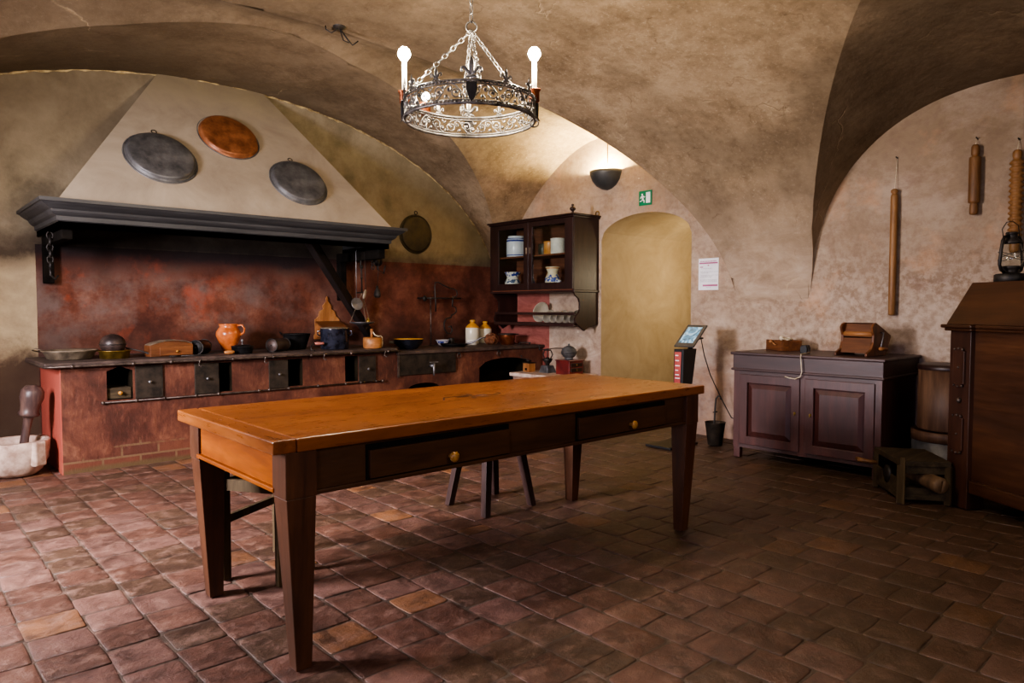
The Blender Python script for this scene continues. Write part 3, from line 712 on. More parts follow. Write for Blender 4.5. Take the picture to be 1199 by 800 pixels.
# towel hooks hanging from the rail
for x, lab in ((1.93,'between the grater box and the wooden-handled fork'),(2.47,'below the small black lidded pot'),(3.02,'below the pan with the pink handle'),(3.66,'at the right end of the iron rail')):
    o = obj('rail_hook', MB().tube([(0,0,.012),(.004,-.012,0),(0,-.004,-.02),(0,.004,-.035),(.006,-.016,-.05),(.012,-.032,-.042)], .0045, 6), M['rail'], loc=(x,YS-.078,.80))
    tag(o, 'small iron hook on the stove rail '+lab, 'hook', 'small hooks on the stove rail')
for x, lab in ((4.62,'right of the boiler door'),(5.18,'above the large arched opening')):
    t = thing('wall_ring', 'small iron ring on the stove front '+lab, 'ring', (x,YS-.005,.735), group='small rings on the stove front')
    obj('ring', MB().tube([(.024*cos(a),-.01,.024*sin(a)-.02) for a in [2*pi*k/16 for k in range(16)]], .004, 6, closed=True), M['rail'], t)
    obj('staple', MB().box(-.01,.01,-.02,.0,-.006,.014), M['iron'], t)

# ------------------------------------------------------------------ things on the stove
Z0 = ZT+.001; Z2 = ZT2+.001
t = thing('shallow_basin', 'wide shallow grey tin basin at the left end of the stove top', 'basin', (1.11,6.30,Z0))
obj('bowl', MB().lathe([(1e-4,0),(.135,0),(.15,.008),(.178,.062),(.192,.068),(.190,.073),(.174,.068),(.146,.012),(1e-4,.006)], n=40), M['tin'], t)
obj('handle', MB().tube([(-.14,.115,.06),(-.20,.14,.085),(-.22,.17,.07),(-.165,.16,.055)], .005), M['tin'], t)
t = thing('copper_sieve', 'low brass-coloured round sieve ring under the dark sphere pan', 'sieve', (1.395,6.20,Z0))
obj('hoop', MB().lathe([(.098,0),(.102,0),(.108,.055),(.124,.06),(.122,.064),(.103,.06),(.098,0)], n=36), M['brass'], t)
obj('mesh_base', MB().lathe([(1e-4,.018),(.1,.019)], n=30), M['tin'], t)
t = thing('sphere_pan', 'dark round ball-shaped chestnut roaster with a long iron handle on the sieve', 'roaster', (1.385,6.205,Z0+.028))
obj('globe', MB().ball((0,0,.082),.092,24,(1,1,.88)), M['globe'], t)
obj('seam', MB().tube([(.095*cos(a),.095*sin(a),.082) for a in [2*pi*k/32 for k in range(32)]], .003, 6, closed=True), M['iron'], t)
obj('handle', MB().tube([(.09,0,.05),(.2,-.02,.02),(.3,-.05,-.02),(.31,-.06,-.02)], [.005,.006,.012,.012]), M['iron'], t)
t = thing('grater_box', 'brown wooden cheese grater box with curved metal top and small drawer', 'grater', (1.80,6.21,Z0), radians(4))
gp = [(-.17,0),(.17,0),(.17,.095),(.11,.115),(.03,.125),(-.05,.122),(-.12,.105),(-.17,.09)]
obj('case', MB().prism(gp,'y',-.065,.075), M['midWood'], t, bevel=.004)
obj('grater_plate', MB().prism([(-.165,.092),(-.118,.108),(-.05,.125),(.03,.129),(.11,.119),(.165,.099),(.165,.104),(.11,.125),(.03,.135),(-.05,.131),(-.12,.114),(-.165,.098)],'y',-.055,.065), M['tin'], t)
p = obj('drawer', MB().box(-.10,.16,-.078,-.06,.008,.075), M['midWood'], t, bevel=.003)
obj('knob', MB().lathe([(.005,0),(.005,.008),(.011,.014),(1e-4,.02)], (.03,-.078,.04), 12, M=Matrix.Rotation(pi/2,4,'X')), M['knobWood'], p)
def roaster(loc, rz, r, L, label, mat):
    t = thing('drum_roaster', label, 'roaster', loc, rz, 'small drum roasters lying on the stove')
    Rm = Matrix.Rotation(pi/2,4,'X')
    obj('drum', MB().lathe([(1e-4,-L/2),(r*.96,-L/2),(r,-L/2+.006),(r,L/2-.006),(r*.96,L/2),(1e-4,L/2)], (0,0,r), 28, M=Rm), mat, t)
    obj('end_ring', MB().tube([(r*1.0*cos(a),-L/2,r+r*sin(a)) for a in [2*pi*k/28 for k in range(28)]], .005, 6, closed=True).tube([(r*1.0*cos(a),L/2,r+r*sin(a)) for a in [2*pi*k/28 for k in range(28)]], .005, 6, closed=True), M['iron'], t)
    obj('spindle', MB().tube([(0,-L/2-.03,r),(0,L/2+.03,r)], .005), M['iron'], t)
roaster((2.07,6.28,Z0), radians(-38), .06, .2, 'dark round drum roaster lying behind the wooden-handled fork', M['blackIron'])
roaster((2.73,6.20,Z0), radians(-58), .058, .2, 'brown tin drum roaster lying left of the black flared pan', M['globe'])
t = thing('toasting_fork', 'iron toasting fork with a short orange wooden handle on the stove edge', 'fork', (2.06,6.03,Z0))
obj('rod', MB().tube([(-.22,.02,.006),(-.05,.0,.006),(.06,.02,.018),(.13,0,.02)], .005), M['iron'], t)
obj('wood_handle', MB().lathe([(1e-4,0),(.012,.004),(.018,.03),(.018,.07),(.012,.085),(1e-4,.088)], (.12,.0,.02), 14, M=Matrix.Rotation(pi/2,4,'Y')), M['lightWood'], t)
obj('tines', MB().tube([(-.22,.02,.006),(-.30,.05,.006)], .004).tube([(-.22,.02,.006),(-.30,-.0,.006)], .004), M['iron'], t)
t = thing('terracotta_jug', 'glossy orange terracotta jug with one loop handle on the stove', 'jug', (2.37,6.44,Z0))
obj('body', MB().lathe([(1e-4,0),(.045,0),(.05,.01),(.085,.09),(.107,.15),(.104,.18),(.085,.21),(.074,.225),(.08,.245),(.083,.25),(.074,.25),(.066,.225),(.09,.18),(.09,.15),(.04,.02),(1e-4,.015)], n=36), M['terracotta'], t)
obj('handle', MB().tube([(.062,-.055,.238),(.09,-.085,.24),(.11,-.095,.21),(.105,-.085,.17),(.08,-.065,.15)], .009), M['terracotta'], t)
t = thing('lidded_pot', 'small squat black pot with a lid and pale knob on the stove edge', 'pot', (2.37,6.12,Z0))
obj('body', MB().lathe([(1e-4,0),(.078,0),(.084,.01),(.09,.055),(.094,.058)], n=32), M['blackIron'], t)
l = obj('lid', MB().lathe([(.096,.058),(.094,.064),(.05,.076),(1e-4,.08)], n=32), M['blackIron'], t)
obj('lid_knob', MB().lathe([(.006,.078),(.005,.1),(.012,.108),(.009,.122),(1e-4,.126)], n=14), M['steel'], l)
t = thing('flared_pan', 'deep black flared pan standing on the stove near the back wall', 'pan', (2.99,6.38,Z0))
obj('body', MB().lathe([(1e-4,0),(.078,0),(.086,.008),(.118,.11),(.13,.145),(.136,.15),(.128,.15),(.112,.11),(.08,.012),(1e-4,.008)], n=40), M['blackIron'], t)
obj('handle', MB().tube([(-.12,.02,.14),(-.15,.03,.165),(-.12,.06,.14)], .006), M['blackIron'], t)
t = thing('ladle', 'iron pot hook with a turned pink wooden handle before the black pan', 'ladle', (3.02,6.09,Z0))
obj('hook', MB().tube([(-.015,-.06,.004),(-.045,-.05,.01),(-.04,-.03,.04),(-.01,-.01,.06),(.02,0,.063)], .006), M['iron'], t)
M['pinkWood'] = wood('faded pink wood', srgb(130,70,60), srgb(186,116,104), srgb(206,144,130), 'x', .5, 14)
obj('wood_handle', MB().lathe([(1e-4,0),(.01,.003),(.015,.03),(.012,.07),(.015,.09),(1e-4,.096)], (.01,.0,.063), 14, M=Matrix.Rotation(pi/2,4,'Y')), M['pinkWood'], t)
# salt box on the wall behind the pot
t = thing('salt_box', 'pale wooden salt box with a shaped pointed back on the red wall', 'salt box', (3.51,YB-.002,.90))
bp = [(-.15,0),(.15,0),(.15,.04),(.135,.06),(.14,.20),(.10,.235),(.085,.29),(.045,.31),(.05,.345),(.025,.375),(.012,.39),(.01,.43),(0,.445),(-.01,.43),(-.012,.39),(-.025,.375),(-.05,.345),(-.045,.31),(-.085,.29),(-.10,.235),(-.14,.20),(-.135,.06),(-.15,.04)]
obj('back_board', MB().prism(bp,'y',-.018,0), M['lightWoodZ'], t, bevel=.003)
obj('box', MB().prism([(-.018,.02),(-.15,.02),(-.15,.12),(-.018,.17)],'x',-.125,.125), M['lightWood'], t, bevel=.003)
obj('lid', MB().prism([(-.02,.172),(-.17,.116),(-.17,.128),(-.02,.186)],'x',-.14,.14), M['midWood'], t, bevel=.003)
t = thing('enamel_pot', 'large dark navy enamel stockpot with two loop handles on the stove', 'pot', (3.28,6.17,Z0))
obj('body', MB().lathe([(1e-4,0),(.125,0),(.131,.008),(.134,.19),(.138,.198),(.132,.2),(.126,.19),(.124,.012),(1e-4,.01)], n=44), M['navyEnamel'], t)
obj('lid', MB().lathe([(.136,.2),(.134,.206),(.08,.212),(1e-4,.214)], n=40), M['tin'], t)
for s in (-1, 1):
    d = Vector((.742*s,-.671*s,0)); q = [d*.128+Vector((0,0,.17)), d*.16+Vector((0,0,.175)), d*.165+Vector((0,0,.14)), d*.13+Vector((0,0,.125))]
    obj('handle', MB().tube(q, .007), M['navyEnamel'], t)
t = thing('wooden_block', 'cracked round wooden chopping block with an upright peg and rope loop', 'wooden block', (3.63,6.06,Z0))
obj('block', MB().lathe([(1e-4,0),(.088,0),(.092,.008),(.094,.075),(.088,.105),(1e-4,.107)], n=18), M['lightWood'], t, wob=.003)
obj('peg', MB().tube([(-.01,0,.10),(-.01,0,.19)], [.012,.013]), M['lightWoodZ'], t)
obj('rope_loop', MB().tube([(-.005,0,.17),(.02,-.01,.13),(.05,-.02,.116),(.09,-.01,.118),(.11,0,.10),(.112,0,.04),(.11,.01,.01)], .006), M['string'], t)
t = thing('enamel_bowl', 'black enamel bowl with mustard inside and a short handle stub', 'bowl', (4.17,6.24,Z2))
obj('bowl', MB().lathe([(1e-4,0),(.085,0),(.095,.008),(.145,.06),(.158,.1),(.162,.104)], n=44), M['blackEnamel'], t)
obj('inner_glaze', MB().lathe([(.162,.104),(.155,.106),(.14,.064),(.09,.016),(1e-4,.012)], n=44), M['yellowGlaze'], t)
d = Vector((-.742,.671,0))
obj('handle', MB().beam(d*.15+Vector((0,0,.07)), d*.2+Vector((0,0,.075)), .035, .03), M['oldWood'], t, bevel=.005)
t = thing('patterned_dish', 'small white dish with blue floral pattern near the wall', 'dish', (4.90,6.62,Z2))
obj('dish', MB().lathe([(1e-4,0),(.045,0),(.05,.004),(.07,.035),(.082,.06),(.085,.062),(.078,.06),(.045,.01),(1e-4,.008)], n=36), M['blueDish'], t)
t = thing('iron_canister', 'small black iron cylinder standing below the scrolled wall crane', 'canister', (5.08,6.69,Z2))
obj('can', MB().lathe([(1e-4,0),(.034,0),(.036,.004),(.036,.072),(.033,.076),(1e-4,.07)], n=24), M['iron'], t)
t = thing('frying_pan', 'flat black iron frying pan with a raised grey handle', 'frying pan', (4.80,6.28,Z2))
obj('pan', MB().lathe([(1e-4,0),(.12,0),(.13,.006),(.155,.03),(.158,.034),(.15,.032),(.125,.01),(1e-4,.006)], n=44), M['blackIron'], t)
d = Vector((.742,-.671,0))
obj('handle', MB().tube([d*.14+Vector((0,0,.03)), d*.22+Vector((0,0,.05)), d*.30+Vector((0,0,.095)), d*.36+Vector((0,0,.105))], [.012,.011,.010,.006]), M['steel'], t)
def stone_bottle(loc, s, label):
    t = thing('stoneware_bottle', label, 'bottle', loc, group='two-tone stoneware bottles'); t.scale = (s,s,s)
    obj('body', MB().lathe([(1e-4,0),(.072,0),(.078,.006),(.078,.17),(.07,.19),(.045,.215),(.026,.226),(.024,.24)], n=36), M['bottle'], t)
    obj('neck_lip', MB().lathe([(.024,.238),(.031,.242),(.031,.256),(.024,.262),(.018,.262),(.018,.24)], n=24), M['yellowGlaze'], t)
stone_bottle((5.375,6.66,Z2), 1.1, 'cream and mustard stoneware bottle behind the little white cup')
stone_bottle((5.60,6.69,Z2), 1.02, 'cream and mustard stoneware bottle behind the brown coir ball')
t = thing('white_cup', 'small plain white round cup between pan handle and coir ball', 'cup', (5.17,6.42,Z2))
obj('cup', MB().lathe([(1e-4,0),(.055,0),(.062,.01),(.066,.05),(.07,.058),(.072,.062),(.066,.06),(.058,.02),(1e-4,.012)], n=32), M['whiteGlaze'], t)
t = thing('coir_ball', 'rough brown ball of coir rope beside the copper pot', 'rope ball', (5.42,6.36,Z2))
cb = MB().ball((0,0,.062),.074,22,(1.15,1,.82))
for k in range(7):
    a = k*.9; Mr = Matrix.Rotation(a,4,'Z') @ Matrix.Rotation(.5+.15*k,4,'X')
    cb.tube([Vector((0,0,.062))+Mr @ Vector((.079*1.05*cos(q),.072*sin(q),0))*1.0 for q in [2*pi*i/24 for i in range(24)]], .005, 5, closed=True)
cb.v = [(x,y,max(z,0)) for x,y,z in cb.v]
tag(t, 'rough brown ball of coir rope beside the copper pot', 'rope ball'); obj('ball', cb, M['rope'], t)
t = thing('copper_pot', 'tapered copper pot with rolled dark rim at the right end of the stove', 'pot', (5.55,6.22,Z2))
obj('body', MB().lathe([(1e-4,0),(.07,0),(.078,.006),(.098,.11),(.098,.118),(.09,.11),(.07,.012),(1e-4,.01)], n=36), M['copper'], t)
obj('rim', MB().tube([(.104*cos(a),.104*sin(a),.122) for a in [2*pi*k/36 for k in range(36)]], .008, 8, closed=True), M['iron'], t)
obj('handle', MB().tube([(.07,-.07,.12),(.085,-.10,.125),(.11,-.06,.12)], .006), M['iron'], t)
t = thing('skewer_stand', 'short dark iron bar lying right of the copper pot', 'iron bar', (5.72,6.1,Z2))
obj('bar', MB().beam((-.05,.04,.022),(.06,-.04,.022),.012,.01).box(.04,.055,-.04,-.02,0,.02).box(-.06,-.045,.03,.045,0,.02), M['iron'], t)
# scale with a hanging pan
t = thing('hanging_scale', 'dark balance scale pan hanging on chains under the hood corner', 'scale', (3.655,6.3,1.075))
obj('pan', MB().lathe([(1e-4,-.028),(.06,-.022),(.11,-.006),(.125,.004),(.122,.007),(.1,0),(1e-4,-.02)], n=36), M['steel'], t)
ch = MB()
for a in (0.3,2.4,4.5): ch.add(*(lambda q: (q.v, q.f, True))(chain_links((.12*cos(a),.12*sin(a),.004),(.0,.0,.30),22,.004,.0014)))
obj('chain', ch, M['tin'], t)
obj('beam_hook', MB().tube([(0,0,.30),(-.05,.02,.30),(.05,-.02,.31)], .006).tube([(0,0,.30),(0,0,.50),(-.01,0,.58),(0,0,.715)], .008).ball((0,0,.56),.02,8).ball((0,0,.45),.014,8), M['iron'], t)
w_ = thing('brass_weight', 'tiny brass weight standing on the hanging scale pan', 'weight', (3.70,6.26,1.075))
obj('weight', MB().lathe([(1e-4,0),(.018,0),(.02,.006),(.018,.03),(.008,.034),(.006,.04),(.011,.048),(1e-4,.054)], n=18), M['brass'], w_)
t = thing('skimmer', 'round grey skimmer hanging by a long thin handle under the hood', 'skimmer', (3.565,6.25,1.26))
obj('bowl', MB().lathe([(1e-4,0),(.045,.003),(.062,.012),(.064,.014),(.058,.014),(1e-4,.004)], n=24, M=Matrix.Rotation(radians(75),4,'X')), M['steel'], t)
obj('handle', MB().tube([(0,0,.06),(.0,.0,.3),(0,.0,.52),(.01,0,.545)], .004, 6), M['steel'], t)
t = thing('wooden_spoon', 'pale oval spoon hanging in front of the skimmer', 'spoon', (3.63,6.2,1.36))
obj('bowl', MB().ball((0,0,0),.05,14,(.36,.2,1)).xf(Matrix.Rotation(radians(14),4,'Y')), M['tin'], t)
obj('handle', MB().tube([(.012,0,.045),(.01,0,.2),(0,0,.43)], .004, 6), M['iron'], t)
# wrought iron wall crane (jack) on the red wall
t = thing('wall_crane', 'wrought iron wall crane with scrolled rods fixed to the red wall', 'crane', (4.9,YB,1.3))
def wc(mb): return mb.xf(Matrix.Translation((-4.9,-YB,-1.3)))
yy = 6.62
obj('upright', wc(MB().tube([(4.73,yy,.79),(4.73,yy,1.33)], .007).ball((4.73,yy,1.33),.018,10).ball((4.73,yy,1.16),.012,8)), M['rail'], t)
obj('arm', wc(MB().tube([(4.64,yy,1.335),(5.17,yy,1.335)], .009).tube([(4.66,yy,1.335),(4.66,YB,1.335)], .01).tube([(5.0,yy,1.335),(5.0,YB,1.335)], .008).ball((4.65,yy,1.33),.034,12,(.8,.5,1))), M['iron'], t)
obj('scroll', wc(MB().tube([(4.80,yy,1.18),(4.80,yy,1.30),(4.79,yy,1.47),(4.80,yy,1.515),(4.84,yy,1.52),(4.90,yy,1.49),(5.0,yy,1.455),(5.06,yy,1.445),(5.1,yy,1.43),(5.115,yy,1.39),(5.10,yy,1.36),(5.05,yy,1.345)], .0085)), M['iron'], t)
obj('scroll', wc(MB().tube([(5.05,yy,1.36),(5.04,yy,1.24),(5.09,yy,1.23),(5.10,yy,1.18),(5.06,yy,1.15),(5.03,yy,1.14),(5.02,yy,1.11),(4.95,yy,1.10),(4.92,yy,1.05),(4.925,yy,.98),(4.96,yy,.93),(5.01,yy,.92),(5.04,yy,.96),(5.02,yy,1.01),(4.985,yy,1.0)], .0095)), M['iron'], t)

# ------------------------------------------------------------------ marble mortar with pestle (left)
t = thing('stone_mortar', 'big pale speckled stone mortar with four lobes on the floor', 'mortar', (.73,6.20,.012))
obj('bowl', MB().lathe([(1e-4,0),(.13,0),(.165,.03),(.20,.1),(.215,.17),(.22,.245),(.216,.25),(.18,.25),(.175,.24),(.15,.12),(.08,.07),(1e-4,.06)], n=48), M['stone'], t)
for a in (-.1,1.47,3.04,4.61):
    q = MB().box(.19,.245,-.045,.045,.075,.25); obj('lobe', q.xf(Matrix.Rotation(a-.9,4,'Z')), M['stone'], t, bevel=.012)
t = thing('wooden_pestle', 'heavy dark wooden pestle with bulbous head standing in the stone mortar', 'pestle', (.76,6.19,.085))
Mt = Matrix.Rotation(radians(9),4,'Y') @ Matrix.Rotation(radians(4),4,'X')
M['pestle'] = wood('dark grey pestle wood', srgb(40,30,34), srgb(84,66,62), srgb(140,112,98), 'z', .4, 9)
obj('shaft', MB().lathe([(1e-4,0),(.03,.005),(.034,.05),(.03,.12),(.026,.25),(.03,.33),(.036,.35),(.062,.357),(.07,.372),(.06,.39),(.062,.43),(.076,.49),(.074,.54),(.05,.575),(1e-4,.585)], n=28).xf(Mt), M['pestle'], t)
# low kick ledge under mortar not in view

# ------------------------------------------------------------------ the big table
TX0, TY0, TL, TW = .9215, 2.1456, 2.442, .948
tb = thing('kitchen_table', 'long varnished honey wood kitchen table with tapered legs and two drawers', 'table', (TX0+TL/2, TY0+TW/2, .008))
def to(mb): return mb.xf(Matrix.Translation((-(TX0+TL/2),-(TY0+TW/2),-.008)))
xa, xb, ya, yb_ = TX0, TX0+TL, TY0, TY0+TW
obj('tabletop', to(MB().box(xa+.082,xb-.002,ya,yb_,.754,.80)), M['tableTop'], tb, bevel=.006)
obj('end_board', to(MB().box(xa,xa+.08,ya,yb_,.7545,.80)), M['tableTop2'], tb, bevel=.006)
for sx in (0, 1):
    for sy in (0, 1):
        bx = (xa+.086+.028) if sx == 0 else (xb-.089-.028); by = (ya+.039+.028) if sy == 0 else (yb_-.039-.028)
        tx_ = (xa+.045+.055) if sx == 0 else (xb-.045-.055); ty_ = (ya+.012+.05) if sy == 0 else (yb_-.012-.05)
        q = MB().taper((bx,by,.008),(.028,.028),(tx_,ty_,.60),(.052,.05)).taper((tx_,ty_,.60),(.055,.052),(tx_,ty_,.754),(.055,.052))
        obj('leg', to(q), M['tableZ'], tb, bevel=.003)
for q in ((xa+.14,xb-.14,ya+.03,ya+.05,.612,.754),(xa+.14,xb-.14,yb_-.05,yb_-.03,.612,.754)): obj('apron', to(MB().box(*q)), M['tableX'], tb)
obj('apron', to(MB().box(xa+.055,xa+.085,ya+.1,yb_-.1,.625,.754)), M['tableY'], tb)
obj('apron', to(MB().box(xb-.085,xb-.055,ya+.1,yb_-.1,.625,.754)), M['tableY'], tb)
for q in ((xa+.15,xb-.15,ya+.016,ya+.055,.600,.616),(xa+.15,xb-.15,yb_-.055,yb_-.016,.60,.616)): obj('moulding', to(MB().box(*q)), M['tableX'], tb, bevel=.004)
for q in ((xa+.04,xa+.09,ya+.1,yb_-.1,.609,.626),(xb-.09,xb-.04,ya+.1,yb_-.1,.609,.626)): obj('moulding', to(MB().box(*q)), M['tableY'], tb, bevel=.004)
for a, b, kx in ((1.278,1.935,1.628),(2.363,3.02,2.727)):
    p = obj('drawer', to(MB().box(a,b,ya+.010,ya+.045,.622,.722)), M['tableX'], tb, bevel=.002)
    obj('knob', to(MB().lathe([(.008,0),(.008,.012),(.019,.022),(.021,.03),(.014,.038),(1e-4,.04)], (kx,ya+.010,.655), 20, M=Matrix.Rotation(pi/2,4,'X'))), M['knobWood'], p)
for a, b in ((1.27,1.943),(2.355,3.03)): obj('drawer_gap_shade', to(MB().box(a,b,ya+.024,ya+.0295,.615,.742)), M['sooty'], tb)  # dark strip put in for the shade around each drawer
# inlaid dark flower on the top
inl = MB()
def leaf(cx, cy, ang, L, w):
    pts = [(0,0),(.25*L,w*.7),(.55*L,w),(.85*L,w*.55),(L,0),(.85*L,-w*.55),(.55*L,-w),(.25*L,-w*.7)]
    inl.add([(cx+p[0]*cos(ang)-p[1]*sin(ang), cy+p[0]*sin(ang)+p[1]*cos(ang), .8008) for p in pts], [list(range(8))])
for a in (0.1,1.2,1.9,3.1,4.2,5.2): leaf(2.12,2.63,a,.10,.014)
M['inlay'] = glaze('dark inlay', srgb(50,26,12), srgb(70,38,18), .4)
M['inlayFaint'] = glaze('faint worn inlay', srgb(118,66,20), srgb(138,80,28), .4)
inl.tube([(1.93,2.60,.8),(1.97,2.66,.8),(2.03,2.66,.8),(2.10,2.63,.8)], .003, 4).tube([(2.14,2.63,.8),(2.21,2.60,.8),(2.29,2.62,.8),(2.31,2.68,.8)], .003, 4)
obj('inlay', to(inl), M['inlay'], tb, fixn=False)
i2 = MB()
pa = [[((1.40+(.17+w_)*cos(q)),(2.62+(.12+w_)*sin(q)),.8006) for q in [2*pi*i/26+2.2 for i in range(20)]] for w_ in (-.003,.003)]
i2.add(pa[0]+pa[1], [[i,i+1,21+i,20+i] for i in range(19)])
obj('inlay', to(i2), M['inlayFaint'], tb, fixn=False)

# stools behind / under the table
t = thing('wooden_stool', 'plain wooden stool with a cross rail partly hidden behind the table left end', 'stool', (1.30,3.1,.008))
Lg = [(1.136,3.169),(1.457,3.355),(1.47,3.03),(1.285,2.93)]
for x, y in Lg: obj('leg', MB().taper((x-1.30,y-3.1,0),(.018,.018),(x-1.30,y-3.1,.49),(.019,.019)), M['oldWoodZ'], t, bevel=.003)
q = lambda p, z: (p[0]-1.30, p[1]-3.1, z)
for a, b in ((0,1),(2,3)): obj('rail', MB().beam(q(Lg[a],.27), q(Lg[b],.27), .02, .035), M['oldWoodZ'], t)
obj('rail', MB().beam(q(Lg[0],.43), q(Lg[1],.43), .02, .05).beam(q(Lg[2],.43), q(Lg[3],.43), .02, .05).beam(q(Lg[1],.43), q(Lg[2],.43), .02, .05).beam(q(Lg[3],.43), q(Lg[0],.43), .02, .05), M['oldWoodZ'], t)
obj('seat', MB().hexa([(p[0]-1.30+(p[0]-1.33)*.12,p[1]-3.1+(p[1]-3.12)*.12,.49) for p in Lg][::-1], [(p[0]-1.30+(p[0]-1.33)*.12,p[1]-3.1+(p[1]-3.12)*.12,.52) for p in Lg][::-1]), M['oldWoodZ'], t, bevel=.004)
t = thing('wooden_stool', 'square wooden stool with four splayed legs behind the middle of the table', 'stool', (2.79,3.285,.008))
for sx in (-1,1):
    for sy in (-1,1):
        obj('leg', MB().taper((sx*.185,sy*.175,0),(.021,.021),(sx*.12,sy*.115,.43),(.024,.024)), M['stool'], t, bevel=.003)
obj('seat', MB().box(-.17,.17,-.165,.165,.43,.46), M['stool'], t, bevel=.006)

# ------------------------------------------------------------------ sideboard on the right
SX, SY0, SY1, SH = 5.19, 1.90, 3.04, .868
sb = thing('sideboard', 'low dark plum brown sideboard with two panelled doors against the right wall', 'sideboard', (XR, (SY0+SY1)/2, .008))
def sbo(mb): return mb.xf(Matrix.Translation((-XR, -(SY0+SY1)/2, -.008)))
obj('carcass', sbo(MB().box(SX+.012,XR-.01,SY0+.01,SY1-.01,.095,.72)), M['walnutZ'], sb, bevel=.003)
obj('frieze', sbo(MB().box(SX-.005,XR-.01,SY0-.008,SY1+.008,.735,.845)), M['walnutY'], sb, bevel=.003)
obj('moulding', sbo(MB().box(SX-.018,XR-.01,SY0-.02,SY1+.02,.718,.738)), M['walnutY'], sb, bevel=.007)
obj('top_board', sbo(MB().box(SX-.022,XR-.01,SY0-.025,SY1+.025,.845,SH)), M['walnutY'], sb, bevel=.007)
for a, b in ((SY0,SY0+.05),(SY1-.05,SY1),(2.425,2.50)): obj('stile', sbo(MB().box(SX,SX+.014,a,b,.095,.72)), M['walnutZ'], sb)
for a, b in ((SY0+.05,2.425),(2.50,SY1-.05)):
    for z0, z1 in ((.095,.135),(.685,.72)): obj('rail', sbo(MB().box(SX+.001,SX+.014,a,b,z0,z1)), M['walnutY'], sb)
for (a, b, ky) in ((1.945,2.445,2.40),(2.485,2.985,2.52)):
    z0, z1 = .125, .69; w = .068; x = SX-.012
    fr = MB().frame(x,SX+.01,a,b,z0,z1,w,w,w,w)
    d = obj('door', sbo(fr), M['walnutZ'], sb, bevel=.004)
    pa, pb, pc, pd = a+w, b-w, z0+w, z1-w; k = .042
    pn = MB(); o_ = [(SX+.012,pa,pc),(SX+.012,pb,pc),(SX+.012,pb,pd),(SX+.012,pa,pd)]; i_ = [(SX-.008,pa+k,pc+k),(SX-.008,pb-k,pc+k),(SX-.008,pb-k,pd-k),(SX-.008,pa+k,pd-k)]
    pn.add(o_+i_, [[0,1,5,4],[1,2,6,5],[2,3,7,6],[3,0,4,7],[4,5,6,7]])
    obj('panel', sbo(pn), M['walnutZ'], d)
    obj('keyhole', sbo(MB().lathe([(1e-4,0),(.011,0),(.008,.005),(1e-4,.006)], (x,ky,.42), 12, M=Matrix.Rotation(-pi/2,4,'Y')).box(x-.012,x,ky-.003,ky+.003,.405,.43)), M['brass'], d)
for y in (SY0+.03, SY1-.03):
    obj('foot', sbo(MB().box(SX+.004,SX+.05,y-.028,y+.028,.008,.095)), M['walnutZ'], sb, bevel=.004)
    obj('foot', sbo(MB().box(XR-.08,XR-.03,y-.028,y+.028,.008,.095)), M['walnutZ'], sb, bevel=.004)
# things on the sideboard
t = thing('wooden_tray_box', 'small shallow light wooden box with cord wound on top of the sideboard', 'box', (5.67,2.865,SH+.001), radians(55))
obj('box', MB().box(-.13,.13,-.09,-.078,0,.085).box(-.13,.13,.078,.09,0,.085).box(-.13,-.118,-.078,.078,0,.08).box(.118,.13,-.078,.078,0,.08).box(-.118,.118,-.078,.078,0,.01), M['midWood'], t, bevel=.002)
obj('cord', MB().tube([(-.05,.0,.09),(-.02,.03,.10),(.03,.0,.095),(0,-.05,.1),(-.06,-.04,.092),(-.09,.02,.09)], .007).ball((0,.02,.1),.02,10), M['string'], t)
obj('crank', MB().tube([(-.06,.09,.05),(-.06,.11,.05),(-.02,.115,.07)], .005).ball((.0,.115,.075),.016,10), M['lightWood'], t)
t = thing('iron_clamp', 'small black iron clamp in the middle of the sideboard top', 'clamp', (5.42,2.56,SH+.001))
obj('body', MB().prism([(-.025,0),(.03,0),(.03,.045),(.015,.062),(-.02,.062),(-.028,.04)],'x',-.03,.03), M['blackIron'], t, bevel=.004)
obj('screw', MB().tube([(-.02,-.03,.055),(-.06,-.05,.055),(-.08,-.065,.03),(-.09,-.075,.01)], .006), M['iron'], t)
o = obj('string_loop', MB().tube([(-.09,-.08,.012),(-.15,-.085,.008),(-.20,-.085,.006),(-.258,-.09,.004),(-.264,-.09,-.02),(-.262,-.095,-.08),(-.262,-.10,-.13),(-.264,-.09,-.165),(-.266,-.05,-.185),(-.266,-.0,-.18),(-.266,.03,-.172)], .004, 6), M['string'], loc=(5.42,2.56,SH+.003))
tag(o, 'thin pale string trailing from the clamp over the front of the sideboard', 'string')
t = thing('hand_cranked_mill', 'brown wooden hand-cranked mill with two curved side boards on the sideboard', 'mill', (5.50,2.17,SH+.001), radians(85))
